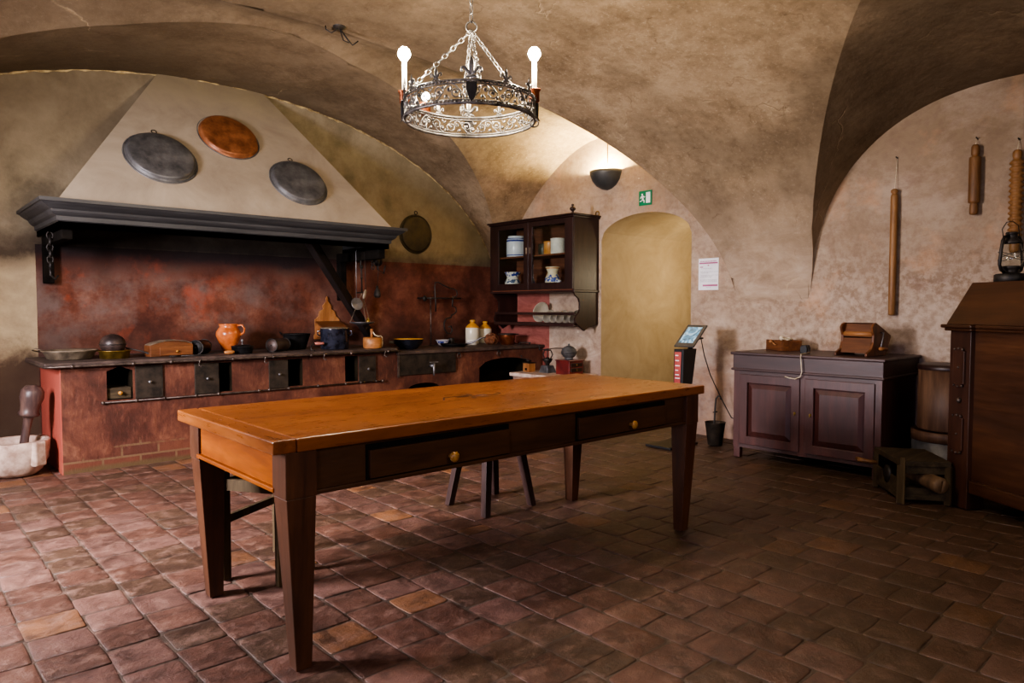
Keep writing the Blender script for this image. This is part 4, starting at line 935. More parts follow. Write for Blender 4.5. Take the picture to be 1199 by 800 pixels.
# side profile in local (y,z): curved front, slanted back; x is width
sp = [(-.16,0),(.12,0),(.135,.02),(.20,.13),(.195,.15),(-.03,.245),(-.065,.235),(-.085,.21),(-.075,.18),(-.06,.15),(-.065,.10),(-.09,.05),(-.16,.02)]
sp = [(-y, z) for y, z in sp]
for sx in (-1, 1):
    obj('side_board', MB().prism([(a, b) for a, b in sp],'x',sx*.115-.009,sx*.115+.009), M['midWoodZ'], t, bevel=.003)
obj('hopper_board', MB().add([(-.106,.02,.235),(.106,.02,.235),(.106,.055,.14),(-.106,.055,.14)], [[0,1,2,3]]).add([(-.106,.055,.13),(.106,.055,.13),(.106,.10,.02),(-.106,.10,.02)], [[0,1,2,3]]), M['midWood'], t)
obj('hopper_board', MB().add([(-.106,.03,.243),(.106,.03,.243),(.106,-.185,.152),(-.106,-.185,.152)], [[0,1,2,3]]).add([(-.106,-.19,.14),(.106,-.19,.14),(.106,-.12,.01),(-.106,-.12,.01)], [[0,1,2,3]]), M['midWood'], t)
obj('roller', MB().tube([(-.106,.045,.16),(.106,.045,.16)], .018, 14), M['lightWood'], t)
c_ = obj('crank', MB().tube([(-.12,-.04,.17),(-.145,-.04,.17),(-.15,-.02,.13),(-.155,.02,.06)], .005), M['steel'], t)
obj('crank_grip', MB().tube([(-.155,.03,.055),(-.158,-.06,.048)], .013, 12), M['lightWood'], c_)

# ------------------------------------------------------------------ glazed wall cabinet with plate rack
CX, CY0, CY1, CZ0, CZ1 = 5.47, 5.10, 6.44, 1.38, 2.215
cb = thing('wall_cabinet', 'dark wooden wall cabinet with two glazed doors and a plate rack beneath', 'cabinet', (XR, (CY0+CY1)/2, CZ0))
def co(mb): return mb.xf(Matrix.Translation((-XR, -(CY0+CY1)/2, -CZ0)))
bd = MB().box(CX+.02,XR-.003,CY0,CY0+.022,CZ0+.03,CZ1-.02)
obj('side_panel', co(bd), M['cabZ'], cb, bevel=.002)
obj('side_panel', co(MB().box(CX+.02,XR-.003,CY1-.022,CY1,CZ0+.03,CZ1-.02)), M['cabZ'], cb, bevel=.002)
obj('back_panel', co(MB().box(XR-.014,XR-.004,CY0+.02,CY1-.02,CZ0+.03,CZ1-.02)), M['cabIn'], cb)
obj('bottom_board', co(MB().box(CX+.01,XR-.004,CY0-.012,CY1+.012,CZ0+.01,CZ0+.035)), M['cabY'], cb, bevel=.005)
obj('bottom_board', co(MB().box(CX+.02,XR-.004,CY0+.022,CY1-.022,CZ0+.035,CZ0+.10)), M['cabIn'], cb)
obj('shelf', co(MB().box(CX+.04,XR-.014,CY0+.022,CY1-.022,1.798,1.815)), M['cabIn'], cb)
obj('cornice', co(MB().box(CX-.005,XR-.003,CY0-.02,CY1+.02,CZ1-.03,CZ1-.012).box(CX-.02,XR-.003,CY0-.035,CY1+.035,CZ1-.012,CZ1+.006)), M['cabY'], cb, bevel=.006)
obj('finial', co(MB().lathe([(.02,0),(.012,.01),(.01,.02),(.03,.035),(.034,.05),(.02,.066),(.008,.072),(.016,.082),(.014,.094),(1e-4,.1)], (CX+.03,CY0+.03,CZ1+.006), 20)), M['cabZ'], cb)
obj('hanging_eye', co(MB().tube([(XR-.01,CY0+.02+.025*cos(a),CZ1+.03+.03*sin(a)) for a in [2*pi*k/18 for k in range(18)]], .006, 6, closed=True)), M['brass'], cb)
ymid = (CY0+CY1)/2+.01
for k, (a, b, lw, rw) in enumerate(((CY0+.003,ymid-.002,.115,.06),(ymid+.002,CY1-.003,.075,.15))):
    # a = nearer end, b = farther end
    x0, x1 = CX, CX+.024; z0, z1 = CZ0+.045, CZ1-.035
    ina, inb = a+lw, b-rw
    d = obj('door', co(MB().frame(x0,x1,a,b,z0,z1,lw,rw,.075,.055)), M['cabZ'], cb, bevel=.003)
    obj('pane', co(MB().box(x0+.010,x0+.013,ina,inb,z0+.075,z1-.055)), M['glass'], d)
    ky = b-.025 if k == 0 else a+.03
    obj('lock_plate', co(MB().box(x0-.004,x0,ky-.012,ky+.012,1.83,1.90)), M['tin'], d, bevel=.003)
# rack sides with a curved front edge
rp = [(XR-.003,CZ0+.01),(CX+.03,CZ0+.01),(CX+.045,CZ0-.02),(CX+.10,CZ0-.055),(CX+.12,CZ0-.10),(CX+.12,CZ0-.17),(CX+.10,CZ0-.215),(CX+.065,CZ0-.24),(CX+.045,CZ0-.28),(CX+.05,CZ0-.31),(CX+.13,CZ0-.365),(CX+.19,CZ0-.405),(CX+.26,CZ0-.37),(XR-.003,CZ0-.34)]
for y in (CY0+.004, CY1-.026): obj('rack_side', co(MB().prism(rp,'y',y,y+.022)), M['cabZ'], cb, bevel=.002)
obj('rack_rail', co(MB().box(CX+.055,CX+.07,CY0+.02,CY1-.02,CZ0-.235,CZ0-.205)), M['cabY'], cb, bevel=.002)
obj('rack_rail', co(MB().box(CX+.04,CX+.055,CY0+.02,CY1-.02,CZ0-.355,CZ0-.32)), M['cabY'], cb, bevel=.002)
obj('rack_shelf', co(MB().box(CX+.055,XR-.003,CY0+.02,CY1-.02,CZ0-.345,CZ0-.325)), M['cabY'], cb, bevel=.002)
# plates leaning in the rack
prof_p = [(1e-4,0),(.06,0),(.075,.006),(.115,.018),(.118,.021),(.113,.022),(.072,.011),(1e-4,.006)]
def plate(y, r, lean, yaw, label, group=None, mat='plate'):
    s = r/.118; zc = CZ0-.322+r*cos(lean)+.004
    t = thing('dinner_plate', label, 'plate', (CX+.24, y, zc), group=group)
    m = Matrix.Rotation(yaw,4,'Z') @ Matrix.Rotation(lean,4,'Y') @ Matrix.Rotation(-pi/2,4,'Y')
    obj('plate', MB().lathe([(a*s,b*s) for a,b in prof_p], n=36, M=m), M[mat], t); return t
M['platter'] = M['plate']
plate(5.84, .120, radians(-13), radians(86), 'large cream platter standing highest at the left in the plate rack')
labs = ['cream plate leaning just right of the large platter in the rack','second small cream plate right of the large platter in the rack','third small cream plate right of the large platter in the rack','fourth small cream plate right of the large platter in the rack','fifth small cream plate right of the large platter in the rack','small cream plate leaning last before the near side of the rack']
for i, y in enumerate((5.70,5.60,5.50,5.40,5.30,5.21)):
    plate(y, .085 if i % 2 == 0 else .078, radians(-30), radians(84+2*i), labs[i], 'plates leaning in the rack')
# crockery inside the cabinet
ZS1, ZS0 = 1.816, CZ0+.101
def jar(name, label, cat, loc, prof, mat, n=32, extra=None):
    t = thing(name, label, cat, loc); obj('body', MB().lathe(prof, n=n), M[mat], t)
    if extra: extra(t)
    return t
def blue_lid(t): obj('lid', MB().lathe([(.07,.235),(.072,.243),(.05,.25),(1e-4,.252)], n=32), M['whiteGlaze'], t)
jar('storage_jar','large white jar with blue bands on the upper cabinet shelf','jar',(5.60,6.12,ZS1),[(1e-4,0),(.11,0),(.115,.006),(.115,.2),(.108,.212),(.098,.215),(.1,.235),(.1,.24),(1e-4,.24)],'blueJar')
jar('small_grey_jar','small dark grey-green jar at the back of the upper cabinet shelf','jar',(5.72,5.80,ZS1),[(1e-4,0),(.05,0),(.055,.005),(.055,.12),(.045,.14),(1e-4,.14)],'greyGlaze')
jar('tan_jar','orange tan cylindrical jar beside the white one on the upper cabinet shelf','jar',(5.66,5.62,ZS1),[(1e-4,0),(.07,0),(.076,.005),(.074,.13),(.078,.15),(.07,.15),(.066,.02),(1e-4,.02)],'tanGlaze')
jar('white_jar','plain white cylindrical jar at the right of the upper cabinet shelf','jar',(5.60,5.44,ZS1),[(1e-4,0),(.078,0),(.083,.006),(.083,.155),(.087,.168),(.078,.168),(.073,.02),(1e-4,.02)],'whiteGlaze')
def hand(z0, z1, r, m):
    return lambda t: obj('handle', MB().tube([(.045,-.055,z1),(.075,-.09,z1+.005),(.085,-.10,(z0+z1)/2),(.06,-.07,z0)], .007), M[m], t)
jar('painted_jug','low white jug painted blue behind the left cabinet door','jug',(5.58,6.16,ZS0),[(1e-4,0),(.085,0),(.092,.01),(.094,.05),(.07,.085),(.066,.1),(.09,.145),(.1,.16),(.09,.158),(.06,.1),(1e-4,.02)],'pitcherBlue')
jar('small_blue_jug','small blue patterned jug between the two cabinet doors, lower shelf','jug',(5.66,5.95,ZS0),[(1e-4,0),(.045,0),(.06,.03),(.055,.07),(.035,.1),(.045,.13),(.04,.13),(.03,.1),(1e-4,.02)],'blueDish')
jar('floral_jug','cream waisted jug with blue flowers behind the right cabinet door','jug',(5.60,5.52,ZS0),[(1e-4,0),(.07,0),(.085,.01),(.09,.05),(.08,.085),(.058,.12),(.056,.135),(.075,.175),(.085,.195),(.076,.192),(.05,.13),(1e-4,.02)],'pitcherFloral')
t = thing('wooden_rack', 'small wooden easel-shaped stand at the back of the lower cabinet shelf', 'stand', (5.74,5.74,ZS0))
obj('frame', MB().beam((0,-.04,0),(0,0,.16),.014,.014).beam((0,.04,0),(0,0,.16),.014,.014).beam((0,-.03,.05),(0,.03,.05),.012,.012), M['lightWood'], t)
jar('tiny_blue_cup','tiny blue cup beside the floral jug in the lower cabinet','cup',(5.56,5.395,ZS0),[(1e-4,0),(.03,0),(.034,.005),(.034,.045),(.03,.047),(1e-4,.04)],'blueDish')

# ------------------------------------------------------------------ low ledge with mills near the doorway
t = thing('low_ledge', 'low pale stone ledge between the stove end and the doorway', 'ledge', (5.65,5.5,0))
obj('slab', MB().box(-.36,.235,-.40,.40,.46,.50), M['stone'], t, bevel=.008)
obj('base', MB().box(-.30,.235,-.36,.40,.008,.46), M['rightWall'], t)
ZL = .501
t = thing('coffee_grinder', 'small light wood coffee grinder with a front slot on the ledge', 'grinder', (5.48,5.78,ZL), radians(-4))
obj('box', MB().box(-.045,.055,-.05,.05,0,.10), M['lightWoodZ'], t, bevel=.004)
obj('slot', MB().box(-.047,-.0445,-.022,.012,.02,.045), M['sooty'], t)  # dark plate standing in for the shade inside the slot
obj('hopper', MB().box(-.055,.065,-.06,.06,.10,.106).lathe([(.012,.106),(.03,.12),(.036,.13),(1e-4,.125)], (0,0,0), 18), M['iron'], t)
obj('crank', MB().tube([(0,0,.12),(0,0,.14),(-.03,.03,.145),(-.06,.05,.15),(-.065,.052,.175)], .004).ball((-.065,.052,.18),.010,8), M['iron'], t)
t = thing('cast_iron_mill', 'dark cast iron mill with open frame and long crank arm on the ledge', 'mill', (5.58,5.58,ZL))
obj('base_box', MB().taper((0,0,0),(.07,.07),(0,0,.08),(.05,.05)), M['steel'], t, bevel=.004)
obj('frame', MB().lathe([(.02,.08),(.025,.10),(.05,.13),(.058,.155),(.02,.16),(.016,.17)], n=22).tube([(-.02,.03,.16),(-.03,.04,.2),(-.02,.03,.25)], .007).tube([(.02,-.03,.16),(.035,-.045,.2),(.02,-.03,.25)], .007).box(-.03,.03,-.03,.03,.245,.256).tube([(0,0,.16),(0,0,.27)], .006), M['iron'], t)
obj('crank', MB().tube([(-.05,.08,.25),(0,0,.262),(.02,-.1,.275),(.03,-.22,.278)], .0055).tube([(-.05,.08,.25),(-.05,.08,.29)], .007).ball((-.05,.08,.295),.013,8), M['iron'], t)
t = thing('spice_mill_cabinet', 'dark red box mill with small drawers on the ledge by the doorway', 'mill', (5.62,5.29,ZL))
obj('case', MB().box(-.10,.12,-.10,.10,0,.145).box(-.11,.13,-.11,.11,.145,.157), glaze('maroon painted wood', srgb(74,24,24), srgb(110,40,36), .35), t, bevel=.004)
for z in (.03,.085):
    p = obj('drawer', MB().box(-.08,.10,-.108,-.10,z,z+.04), M['cabZ'], t, bevel=.002)
    obj('knob', MB().ball((.01,-.112,z+.02),.007,8), M['brass'], p)
p = thing('domed_kettle', 'grey metal ball-shaped roaster globe sitting on the dark red box', 'globe', (5.62,5.29,ZL+.158))
obj('globe', MB().lathe([(1e-4,0),(.04,0),(.05,.01),(.04,.02),(.06,.03),(.082,.06),(.086,.082),(.09,.084),(.09,.088),(.084,.09),(.075,.115),(.05,.14),(.02,.152),(1e-4,.153)], n=32), M['pewter'], p)
obj('knob', MB().ball((0,0,.163),.013,10), M['pewter'], p)

# ------------------------------------------------------------------ wall lamp, signs
t = thing('wall_uplighter', 'dark half-bowl wall lamp glowing upward beside the arched doorway', 'wall lamp', (XR,4.985,2.485))
prof_l = [(1e-4,0),(.06,.012),(.12,.045),(.165,.10),(.19,.165),(.195,.20),(.188,.20),(.183,.165),(.155,.10),(.11,.05),(1e-4,.015)]
obj('bowl', MB().lathe(prof_l, n=30, a0=pi/2, a1=3*pi/2), M['greyPlastic'], t)
obj('bulb', MB().ball((-.075,0,.178),.03,12), M['lampGlow'], t)
t2 = obj('lamp_cord', MB().tube([(XR-.008,4.985,2.67),(XR-.008,4.985,2.98)], .004, 6), M['brass']); tag(t2, 'thin cable running up the wall from the half-bowl lamp', 'cable')
t = thing('exit_sign', 'green emergency exit sign with running figure and door above the archway', 'sign', (XR,4.477,2.345))
obj('board', MB().box(-.012,-.001,-.08,.08,-.075,.075), M['green'], t, bevel=.002)
fig = MB(); X_ = -.0135
def fp(poly): fig.add([(X_, y, z) for y, z in poly], [list(range(len(poly)))])
# y decreases to the right as seen
fp([(-.012,-.052),(-.064,-.052),(-.064,.055),(-.012,.055)][::1])
fp([(.045+.011*cos(a)-.01, .036+.011*sin(a)) for a in [2*pi*k/12 for k in range(12)]])
fp([(.045,.022),(.022,.024),(.018,-.012),(.036,-.014)])
fp([(.036,-.012),(.02,-.012),(.004,-.028),(.008,-.05),(.016,-.05),(.016,-.032),(.03,-.024)])
fp([(.036,-.012),(.026,-.01),(.044,-.032),(.066,-.036),(.066,-.028),(.046,-.022)])
fp([(.026,.022),(.014,.006),(.0,.008),(.0,.015),(.012,.014),(.018,.024)])
fp([(.045,.022),(.058,.012),(.062,-.004),(.055,-.006),(.05,.006),(.038,.012)])
obj('pictogram', fig, M['whitePlastic'], t, fixn=False)
t = thing('paper_notice', 'white paper notice with magenta bars on the wall right of the archway', 'notice', (XR,3.733,1.543))
obj('sheet', MB().box(-.005,-.001,-.107,.107,-.15,.15), M['whitePlastic'], t)
pr = MB()
def bar(y0, y1, z0, z1, m=None): (m or pr).add([(-.006,y0,z0),(-.006,y1,z0),(-.006,y1,z1),(-.006,y0,z1)], [[0,1,2,3]])
for q in ((.10,-.10,.098,.112),(.092,.058,.064,.073),(.06,-.10,-.115,-.098),(-.008,.008,.078,.088)):
    pr = MB(); bar(*q, pr); obj('magenta_bar', pr, M['magenta'], t, fixn=False)
pr = MB()
for i in range(13): bar(.088-i*.0135,.079-i*.0135,.117,.126)
obj('title_lettering', pr, M['magenta'], t, fixn=False)
gr = MB()
for z, a, b in ((.052,.08,-.03),(.02,.085,-.09),(.010,.075,.0),(-.012,.085,-.09),(-.022,.08,-.05),(-.032,.085,-.02),(-.055,.09,-.09),(-.064,.09,-.09),(-.073,.08,-.09),(-.128,.02,-.03)):
    y = a
    while y > b: w = random.uniform(.006,.02); bar(y, y-w, z, z+.004, gr); y -= w+.004
obj('text_lines', gr, M['greyInk'], t, fixn=False)

# ------------------------------------------------------------------ information kiosk, cable, bucket
t = thing('information_kiosk', 'slim black information stand with a tilted blue tablet screen by the archway', 'kiosk', (5.30,3.60,.008))
ko = Matrix.Translation((-5.30,-3.60,-.008))
obj('base_plate', MB().box(5.0,5.42,3.52,3.78,.008,.028).xf(ko), M['blackPlastic'], t, bevel=.004)
obj('column', MB().hexa([(5.24,3.575,.028),(5.30,3.575,.028),(5.30,3.665,.028),(5.24,3.665,.028)], [(5.245,3.565,.86),(5.45,3.565,.86),(5.45,3.665,.86),(5.245,3.665,.86)]).xf(ko), M['blackPlastic'], t, bevel=.004)
obj('label', MB().add([(5.2415,3.655,.56),(5.2415,3.595,.56),(5.2438,3.587,.835),(5.2438,3.655,.835)], [[0,1,2,3]]).xf(ko), M['redPrint'], t)
tx = MB()
for i, z in enumerate((.80,.755,.71,.67,.63,.60)):
    tx.add([(5.2405,3.645,z),(5.2405,3.645-.03-.008*(i % 3),z),(5.2405,3.645-.03-.008*(i % 3),z+.008),(5.2405,3.645,z+.008)], [[0,1,2,3]])
obj('label_text', tx.xf(ko), M['whitePlastic'], t, fixn=False)
sa, sc_ = Vector((5.235,0,.888)), Vector((5.45,0,1.072)); dn = Vector((-(sc_-sa).z,0,(sc_-sa).x)).normalized()
def scr(y0, y1, f0, f1, o0, o1):
    P_ = lambda y, f, o: tuple(sa+(sc_-sa)*f+dn*o+Vector((0,y,0)))
    return MB().hexa([P_(y0,f0,o0),P_(y1,f0,o0),P_(y1,f1,o0),P_(y0,f1,o0)],[P_(y0,f0,o1),P_(y1,f0,o1),P_(y1,f1,o1),P_(y0,f1,o1)])
p = obj('tablet', scr(3.46,3.66,0,1,-.014,0).xf(ko), M['greyPlastic'], t, bevel=.003)
obj('screen', scr(3.49,3.635,.16,.88,.0,.0015).xf(ko), M['screen'], p)
obj('support_bracket', MB().beam((5.38,3.56,.94),(5.47,3.53,.955),.05,.012).beam((5.40,3.6,.86),(5.38,3.58,.96),.04,.03).xf(ko), M['blackPlastic'], t)
o = obj('power_cable', MB().tube([(5.45,3.53,.98),(5.50,3.52,.80),(5.6,3.52,.62),(5.72,3.48,.40),(5.80,3.42,.22),(5.84,3.30,.17),(5.85,3.1,.15)], .0045, 6), M['blackPlastic'])
tag(o, 'thin black cable hanging from the kiosk screen to the sideboard', 'cable')
t = thing('metal_bucket', 'small dark metal bucket on the floor behind the table right leg', 'bucket', (5.50,3.40,.009))
obj('pail', MB().lathe([(1e-4,0),(.058,0),(.062,.004),(.088,.2),(.092,.204),(.085,.2),(.06,.01),(1e-4,.008)], n=28), M['ironPlate'], t)
t = thing('fire_poker', 'black iron poker with curled hook standing in the metal bucket', 'poker', (5.50,3.40,.02))
obj('rod', MB().tube([(-.03,0,.005),(-.015,0,.2),(-.0,0,.36),(.0,-.005,.40),(.01,-.02,.425),(.012,-.04,.42),(.01,-.045,.395)], .0075).tube([(-.02,.012,.28),(.01,-.012,.285)], .006), M['iron'], t)

# ------------------------------------------------------------------ drums between sideboard and chest
t = thing('grain_drum', 'large dark metal drum with a wooden rim standing on the floor', 'drum', (5.60,1.60,.009))
obj('drum', MB().lathe([(1e-4,0),(.225,0),(.23,.01),(.23,.345),(1e-4,.345)], n=44), M['pewter'], t)
obj('rim', MB().lathe([(.231,.285),(.236,.285),(.236,.352),(.225,.356),(.22,.35),(1e-4,.35)], n=44), M['bark'], t)
t = thing('veneer_cylinder', 'tall brown streaky wooden cylinder stacked on the dark metal drum', 'cylinder', (5.62,1.60,.366))
obj('barrel', MB().lathe([(1e-4,0),(.2,0),(.205,.01),(.205,.43),(1e-4,.43)], n=44), M['bark'], t)
obj('lid', MB().lathe([(.212,.425),(.214,.43),(.212,.455),(.2,.46),(1e-4,.46)], n=44), M['cabY'], t)
# wooden machine on the floor
t = thing('wooden_press', 'old grey wooden framed roller press on the floor beside the drum', 'press', (4.93,1.61,.009), radians(0))
pc = [(-.255,-.01),(-.07,-.235),(.22,-.06),(.10,.235)]     # near-left, near-right, back-right, back-left (local xy)
pc = [(4.70,1.60),(4.865,1.385),(5.17,1.62),(5.02,1.86)]; L_ = lambda p, z: (p[0]-4.93, p[1]-1.61, z)
for p_ in pc: obj('post', MB().taper(L_(p_,0),(.018,.018),L_(p_,.24),(.018,.018)), M['oldWoodZ'], t, bevel=.003)
obj('top_board', MB().hexa([L_(p,.235) for p in pc],[L_(p,.27) for p in pc]).xf(Matrix.Diagonal((1.08,1.08,1,1))), M['oldWood'], t, bevel=.004)
obj('bottom_board', MB().hexa([L_(p,.025) for p in pc],[L_(p,.055) for p in pc]).xf(Matrix.Diagonal((1.05,1.05,1,1))), M['oldWood'], t, bevel=.004)
obj('side_board', MB().beam(L_(pc[3],.10),L_(pc[0],.10),.012,.10), M['oldWood'], t)
obj('front_board', MB().beam(L_(pc[0],.07),L_(pc[1],.07),.012,.06), M['oldWood'], t)
obj('front_board', MB().beam(L_(pc[0],.215),L_(pc[1],.215),.012,.05), M['oldWood'], t)
obj('handle', MB().tube([L_((4.86,1.80),.2),L_((4.80,1.90),.21)], .012).tube([L_((4.83,1.86),.205),L_((4.86,1.93),.205)], .014), M['rodWood2'], t)
dr = Vector((-.06,-.16,0)); ct = Vector(L_((4.86,1.54),.135))
ra, rb_ = Vector(L_((4.93,1.66),.165)), Vector(L_((4.755,1.385),.135)); obj('roller', MB().tube([ra, ra.lerp(rb_,.5), ra.lerp(rb_,.9), ra.lerp(rb_,.97), rb_, ra.lerp(rb_,.999)], [.044,.046,.05,.05,.044,.03], 24), M['roller'], t)
obj('gear', MB().lathe([(1e-4,-.012),(.055,-.012),(.055,.012),(1e-4,.012)], tuple(Vector(L_((4.86,1.73),.14))), 20, M=Matrix.Rotation(pi/2,4,'Y') @ Matrix.Rotation(.9,4,'X')), M['iron'], t)
obj('strap', MB().beam(L_((4.69,1.585),.0),L_((4.69,1.585),.29),.03,.012), M['oldWoodZ'], t)

# ------------------------------------------------------------------ big chest on the right
ang = .58; dv = Vector((sin(ang),cos(ang),0)); nv = Vector((cos(ang),-sin(ang),0))
A0 = Vector((4.85,1.3,0))+dv*.135
# local frame: x runs along the face towards the camera side (-dv), y goes into the chest (nv)
ch_ = thing('wooden_chest', 'large russet wooden chest with sloping lid and applied plaques, cropped by the frame', 'chest', (A0.x, A0.y, .008), atan2(-dv.y,-dv.x))
LC, DC, HC = 1.35, .56, 1.075
obj('pilaster', MB().box(0,.16,0,.12,.0,HC), M['chestZ'], ch_, bevel=.004)
obj('pilaster', MB().box(LC-.16,LC,0,.12,.0,HC), M['chestZ'], ch_, bevel=.004)
obj('body', MB().box(.03,LC-.03,.03,DC,.16,HC), M['chestX'], ch_, bevel=.003)
obj('bottom_rail', MB().box(.16,LC-.16,.008,.04,.10,.18), M['chestX'], ch_, bevel=.008)
obj('pilaster', MB().box(0,.12,DC-.08,DC,0,.16).box(LC-.12,LC,DC-.08,DC,0,.16), M['chestZ'], ch_)
obj('cornice', MB().box(-.02,.19,-.03,DC+.0,HC,HC+.018).box(-.035,.205,-.045,DC,HC+.018,HC+.04).box(.19,LC+.02,-.005,DC,HC,HC+.018).box(.205,LC+.03,-.02,DC,HC+.018,HC+.04), M['chestX'], ch_, bevel=.007)
zl0, zl1 = HC+.04, 1.368
obj('lid', MB().hexa([(-.015,-.02,zl0),(LC,-.02,zl0),(LC,DC,zl0),(-.015,DC,zl0)],[(.06,.085,zl1),(LC,.085,zl1),(LC,DC-.03,zl1),(.06,DC-.03,zl1)]), M['chestX'], ch_, bevel=.004)
def plaque(zc, hh):
    ww = .042; o = [(-ww,-hh+.02),(-ww+.014,-hh+.02),(-ww+.02,-hh),(ww-.02,-hh),(ww-.014,-hh+.02),(ww,-hh+.02),(ww,hh-.02),(ww-.014,hh-.02),(ww-.02,hh),(-ww+.02,hh),(-ww+.014,hh-.02),(-ww,hh-.02)]
    p = obj('plaque', MB().prism([(.085+x, zc+z) for x, z in o],'y',-.014,.0), M['chestZ'], ch_, bevel=.003)
    s = MB()
    for x, z in ((-.03,hh-.01),(.03,hh-.01),(-.03,-hh+.01),(.03,-hh+.01),(0,hh-.005),(0,-hh+.005),(0,0)): s.ball((.085+x,-.016,zc+z),.007,8)
    obj('stud', s, M['rail'], p)
plaque(.855,.12); plaque(.45,.12)
obj('boss', MB().lathe([(1e-4,0),(.018,.002),(.012,.012),(1e-4,.016)], (.085,0,.655), 10, M=Matrix.Rotation(pi/2,4,'X')), M['rail'], ch_)
# lantern standing on the chest
lp = A0-dv*.19+nv*.225
t = thing('oil_lantern', 'black iron hurricane lantern with clear glass globe on the chest lid', 'lantern', (lp.x, lp.y, 1.377), radians(20)); t.scale = (1,1,.93)
obj('fuel_tank', MB().lathe([(1e-4,0),(.08,0),(.085,.005),(.085,.045),(.075,.052),(.04,.056),(.038,.075),(.05,.085),(.055,.1),(1e-4,.1)], n=32), M['iron'], t)
obj('globe', MB().lathe([(.042,.1),(.058,.12),(.062,.15),(.058,.19),(.045,.235),(.042,.245)], n=32), M['glass'], t)
obj('cap', MB().lathe([(.05,.245),(.05,.256),(.03,.275),(.028,.30),(.034,.305),(.03,.315),(1e-4,.318)], n=28), M['iron'], t)
rt = Vector((.742,-.671,0))
for s in (-1,1):
    obj('side_tube', MB().tube([rt*s*.06+Vector((0,0,.06)), rt*s*.085+Vector((0,0,.075)), rt*s*.098+Vector((0,0,.11)), rt*s*.088+Vector((0,0,.2)), rt*s*.078+Vector((0,0,.26)), rt*s*.06+Vector((0,0,.285)), rt*s*.03+Vector((0,0,.29))], .009), M['iron'], t)
obj('guard_wire', MB().tube([(.066*cos(a),.066*sin(a),.165+.03*cos(a-1)) for a in [2*pi*k/24 for k in range(24)]], .002, 5, closed=True).tube([(.066*cos(a),.066*sin(a),.165-.03*cos(a-1)) for a in [2*pi*k/24 for k in range(24)]], .002, 5, closed=True), M['iron'], t)
obj('carry_handle', MB().tube([rt*-.07+Vector((0,0,.27)), rt*-.085+Vector((0,0,.33)), rt*-.05+Vector((0,0,.375)), rt*0+Vector((0,0,.385)), rt*.05+Vector((0,0,.36)), rt*.07+Vector((0,0,.27))], .0028, 6), M['iron'], t)

# ------------------------------------------------------------------ rolling pins on the right wall
def wall_pin(name, y, z0, z1, prof, mat, label, nail_z):
    t = thing(name, label, 'rolling pin', (XR-.045, y, z0), group='wooden pins hung on the right wall')
    obj('pin', MB().lathe(prof, n=24), mat, t)
    obj('hanging_cord', MB().tube([(0,0,z1-z0),(.02,.0,(nail_z-z0+z1-z0)/2),(.04,0,nail_z-z0)], .0025, 5), M['string'], t)
    obj('nail', MB().tube([(.044,0,nail_z-z0),(.01,0,nail_z-z0+.005)], .005, 6), M['iron'], t)
L1 = 2.135-1.165
wall_pin('long_rolling_pin', 2.085, 1.165, 2.135, [(1e-4,0),(.02,.002),(.025,.012),(.026,.2),(.0265,L1-.06),(.024,L1-.045),(.018,L1-.04),(.018,L1-.034),(.026,L1-.026),(.026,L1-.01),(.015,L1),(1e-4,L1)], M['rodWood'], 'longest smooth honey wooden rolling pin hung on a cord on the right wall', 2.375)
L2 = .50
wall_pin('short_rolling_pin', 1.555, 1.885, 2.385, [(1e-4,0),(.022,.004),(.027,.015),(.026,.07),(.022,.082),(.036,.088),(.037,.1),(.037,.40),(.034,.41),(.02,.415),(.026,.43),(.026,.48),(.018,.496),(1e-4,.5)], M['rodWood2'], 'short dark wooden rolling pin with fluted middle hung on the right wall', 2.43)
pr3 = [(1e-4,0),(.024,.004),(.03,.02),(.03,.06)]
zz = .07
while zz < .62: pr3 += [(.032,zz),(.044,zz+.01),(.044,zz+.018),(.032,zz+.03)]; zz += .038
pr3 += [(.022,zz+.004),(.028,zz+.02),(.028,zz+.05),(.018,zz+.064),(1e-4,zz+.066)]
wall_pin('ridged_rolling_pin', 1.305, 1.60, 1.60+zz+.066, pr3, M['rodWood'], 'ridged screw-turned wooden rolling pin hung above the lantern', 2.38)

# ------------------------------------------------------------------ chandelier
CXc, CYc, CZc = 2.098, 2.613, 2.095
cd = thing('ring_chandelier', 'pierced pewter ring chandelier with candle bulbs hanging on chains over the table', 'chandelier', (CXc,CYc,CZc))
Rr, BH = .302, .095
M['pewterBright'] = metal('bright aged pewter', srgb(48,47,46), srgb(132,130,126), .38, .6, 14)
def ringpts(r, z, n=72): return [(r*cos(2*pi*k/n), r*sin(2*pi*k/n), z) for k in range(n)]
obj('lower_rim', MB().tube(ringpts(Rr,0), .007, 8, closed=True).tube(ringpts(Rr,.012), .004, 6, closed=True), M['pewterBright'], cd)
obj('upper_rim', MB().tube(ringpts(Rr,BH), .006, 8, closed=True).tube(ringpts(Rr,BH-.012), .0035, 6, closed=True), M['pewterBright'], cd)
for z in (.006, BH-.006):
    bm_ = MB()
    for k in range(108):
        a = 2*pi*k/108; bm_.ball(((Rr+.005)*cos(a),(Rr+.005)*sin(a),z),.0052,6)
    obj('beading', bm_, M['pewterBright'], cd)
sc = MB()
def onring(s, z, r=Rr): a = s/Rr; return (r*cos(a), r*sin(a), z)
NS = 24; seg = 2*pi*Rr/NS
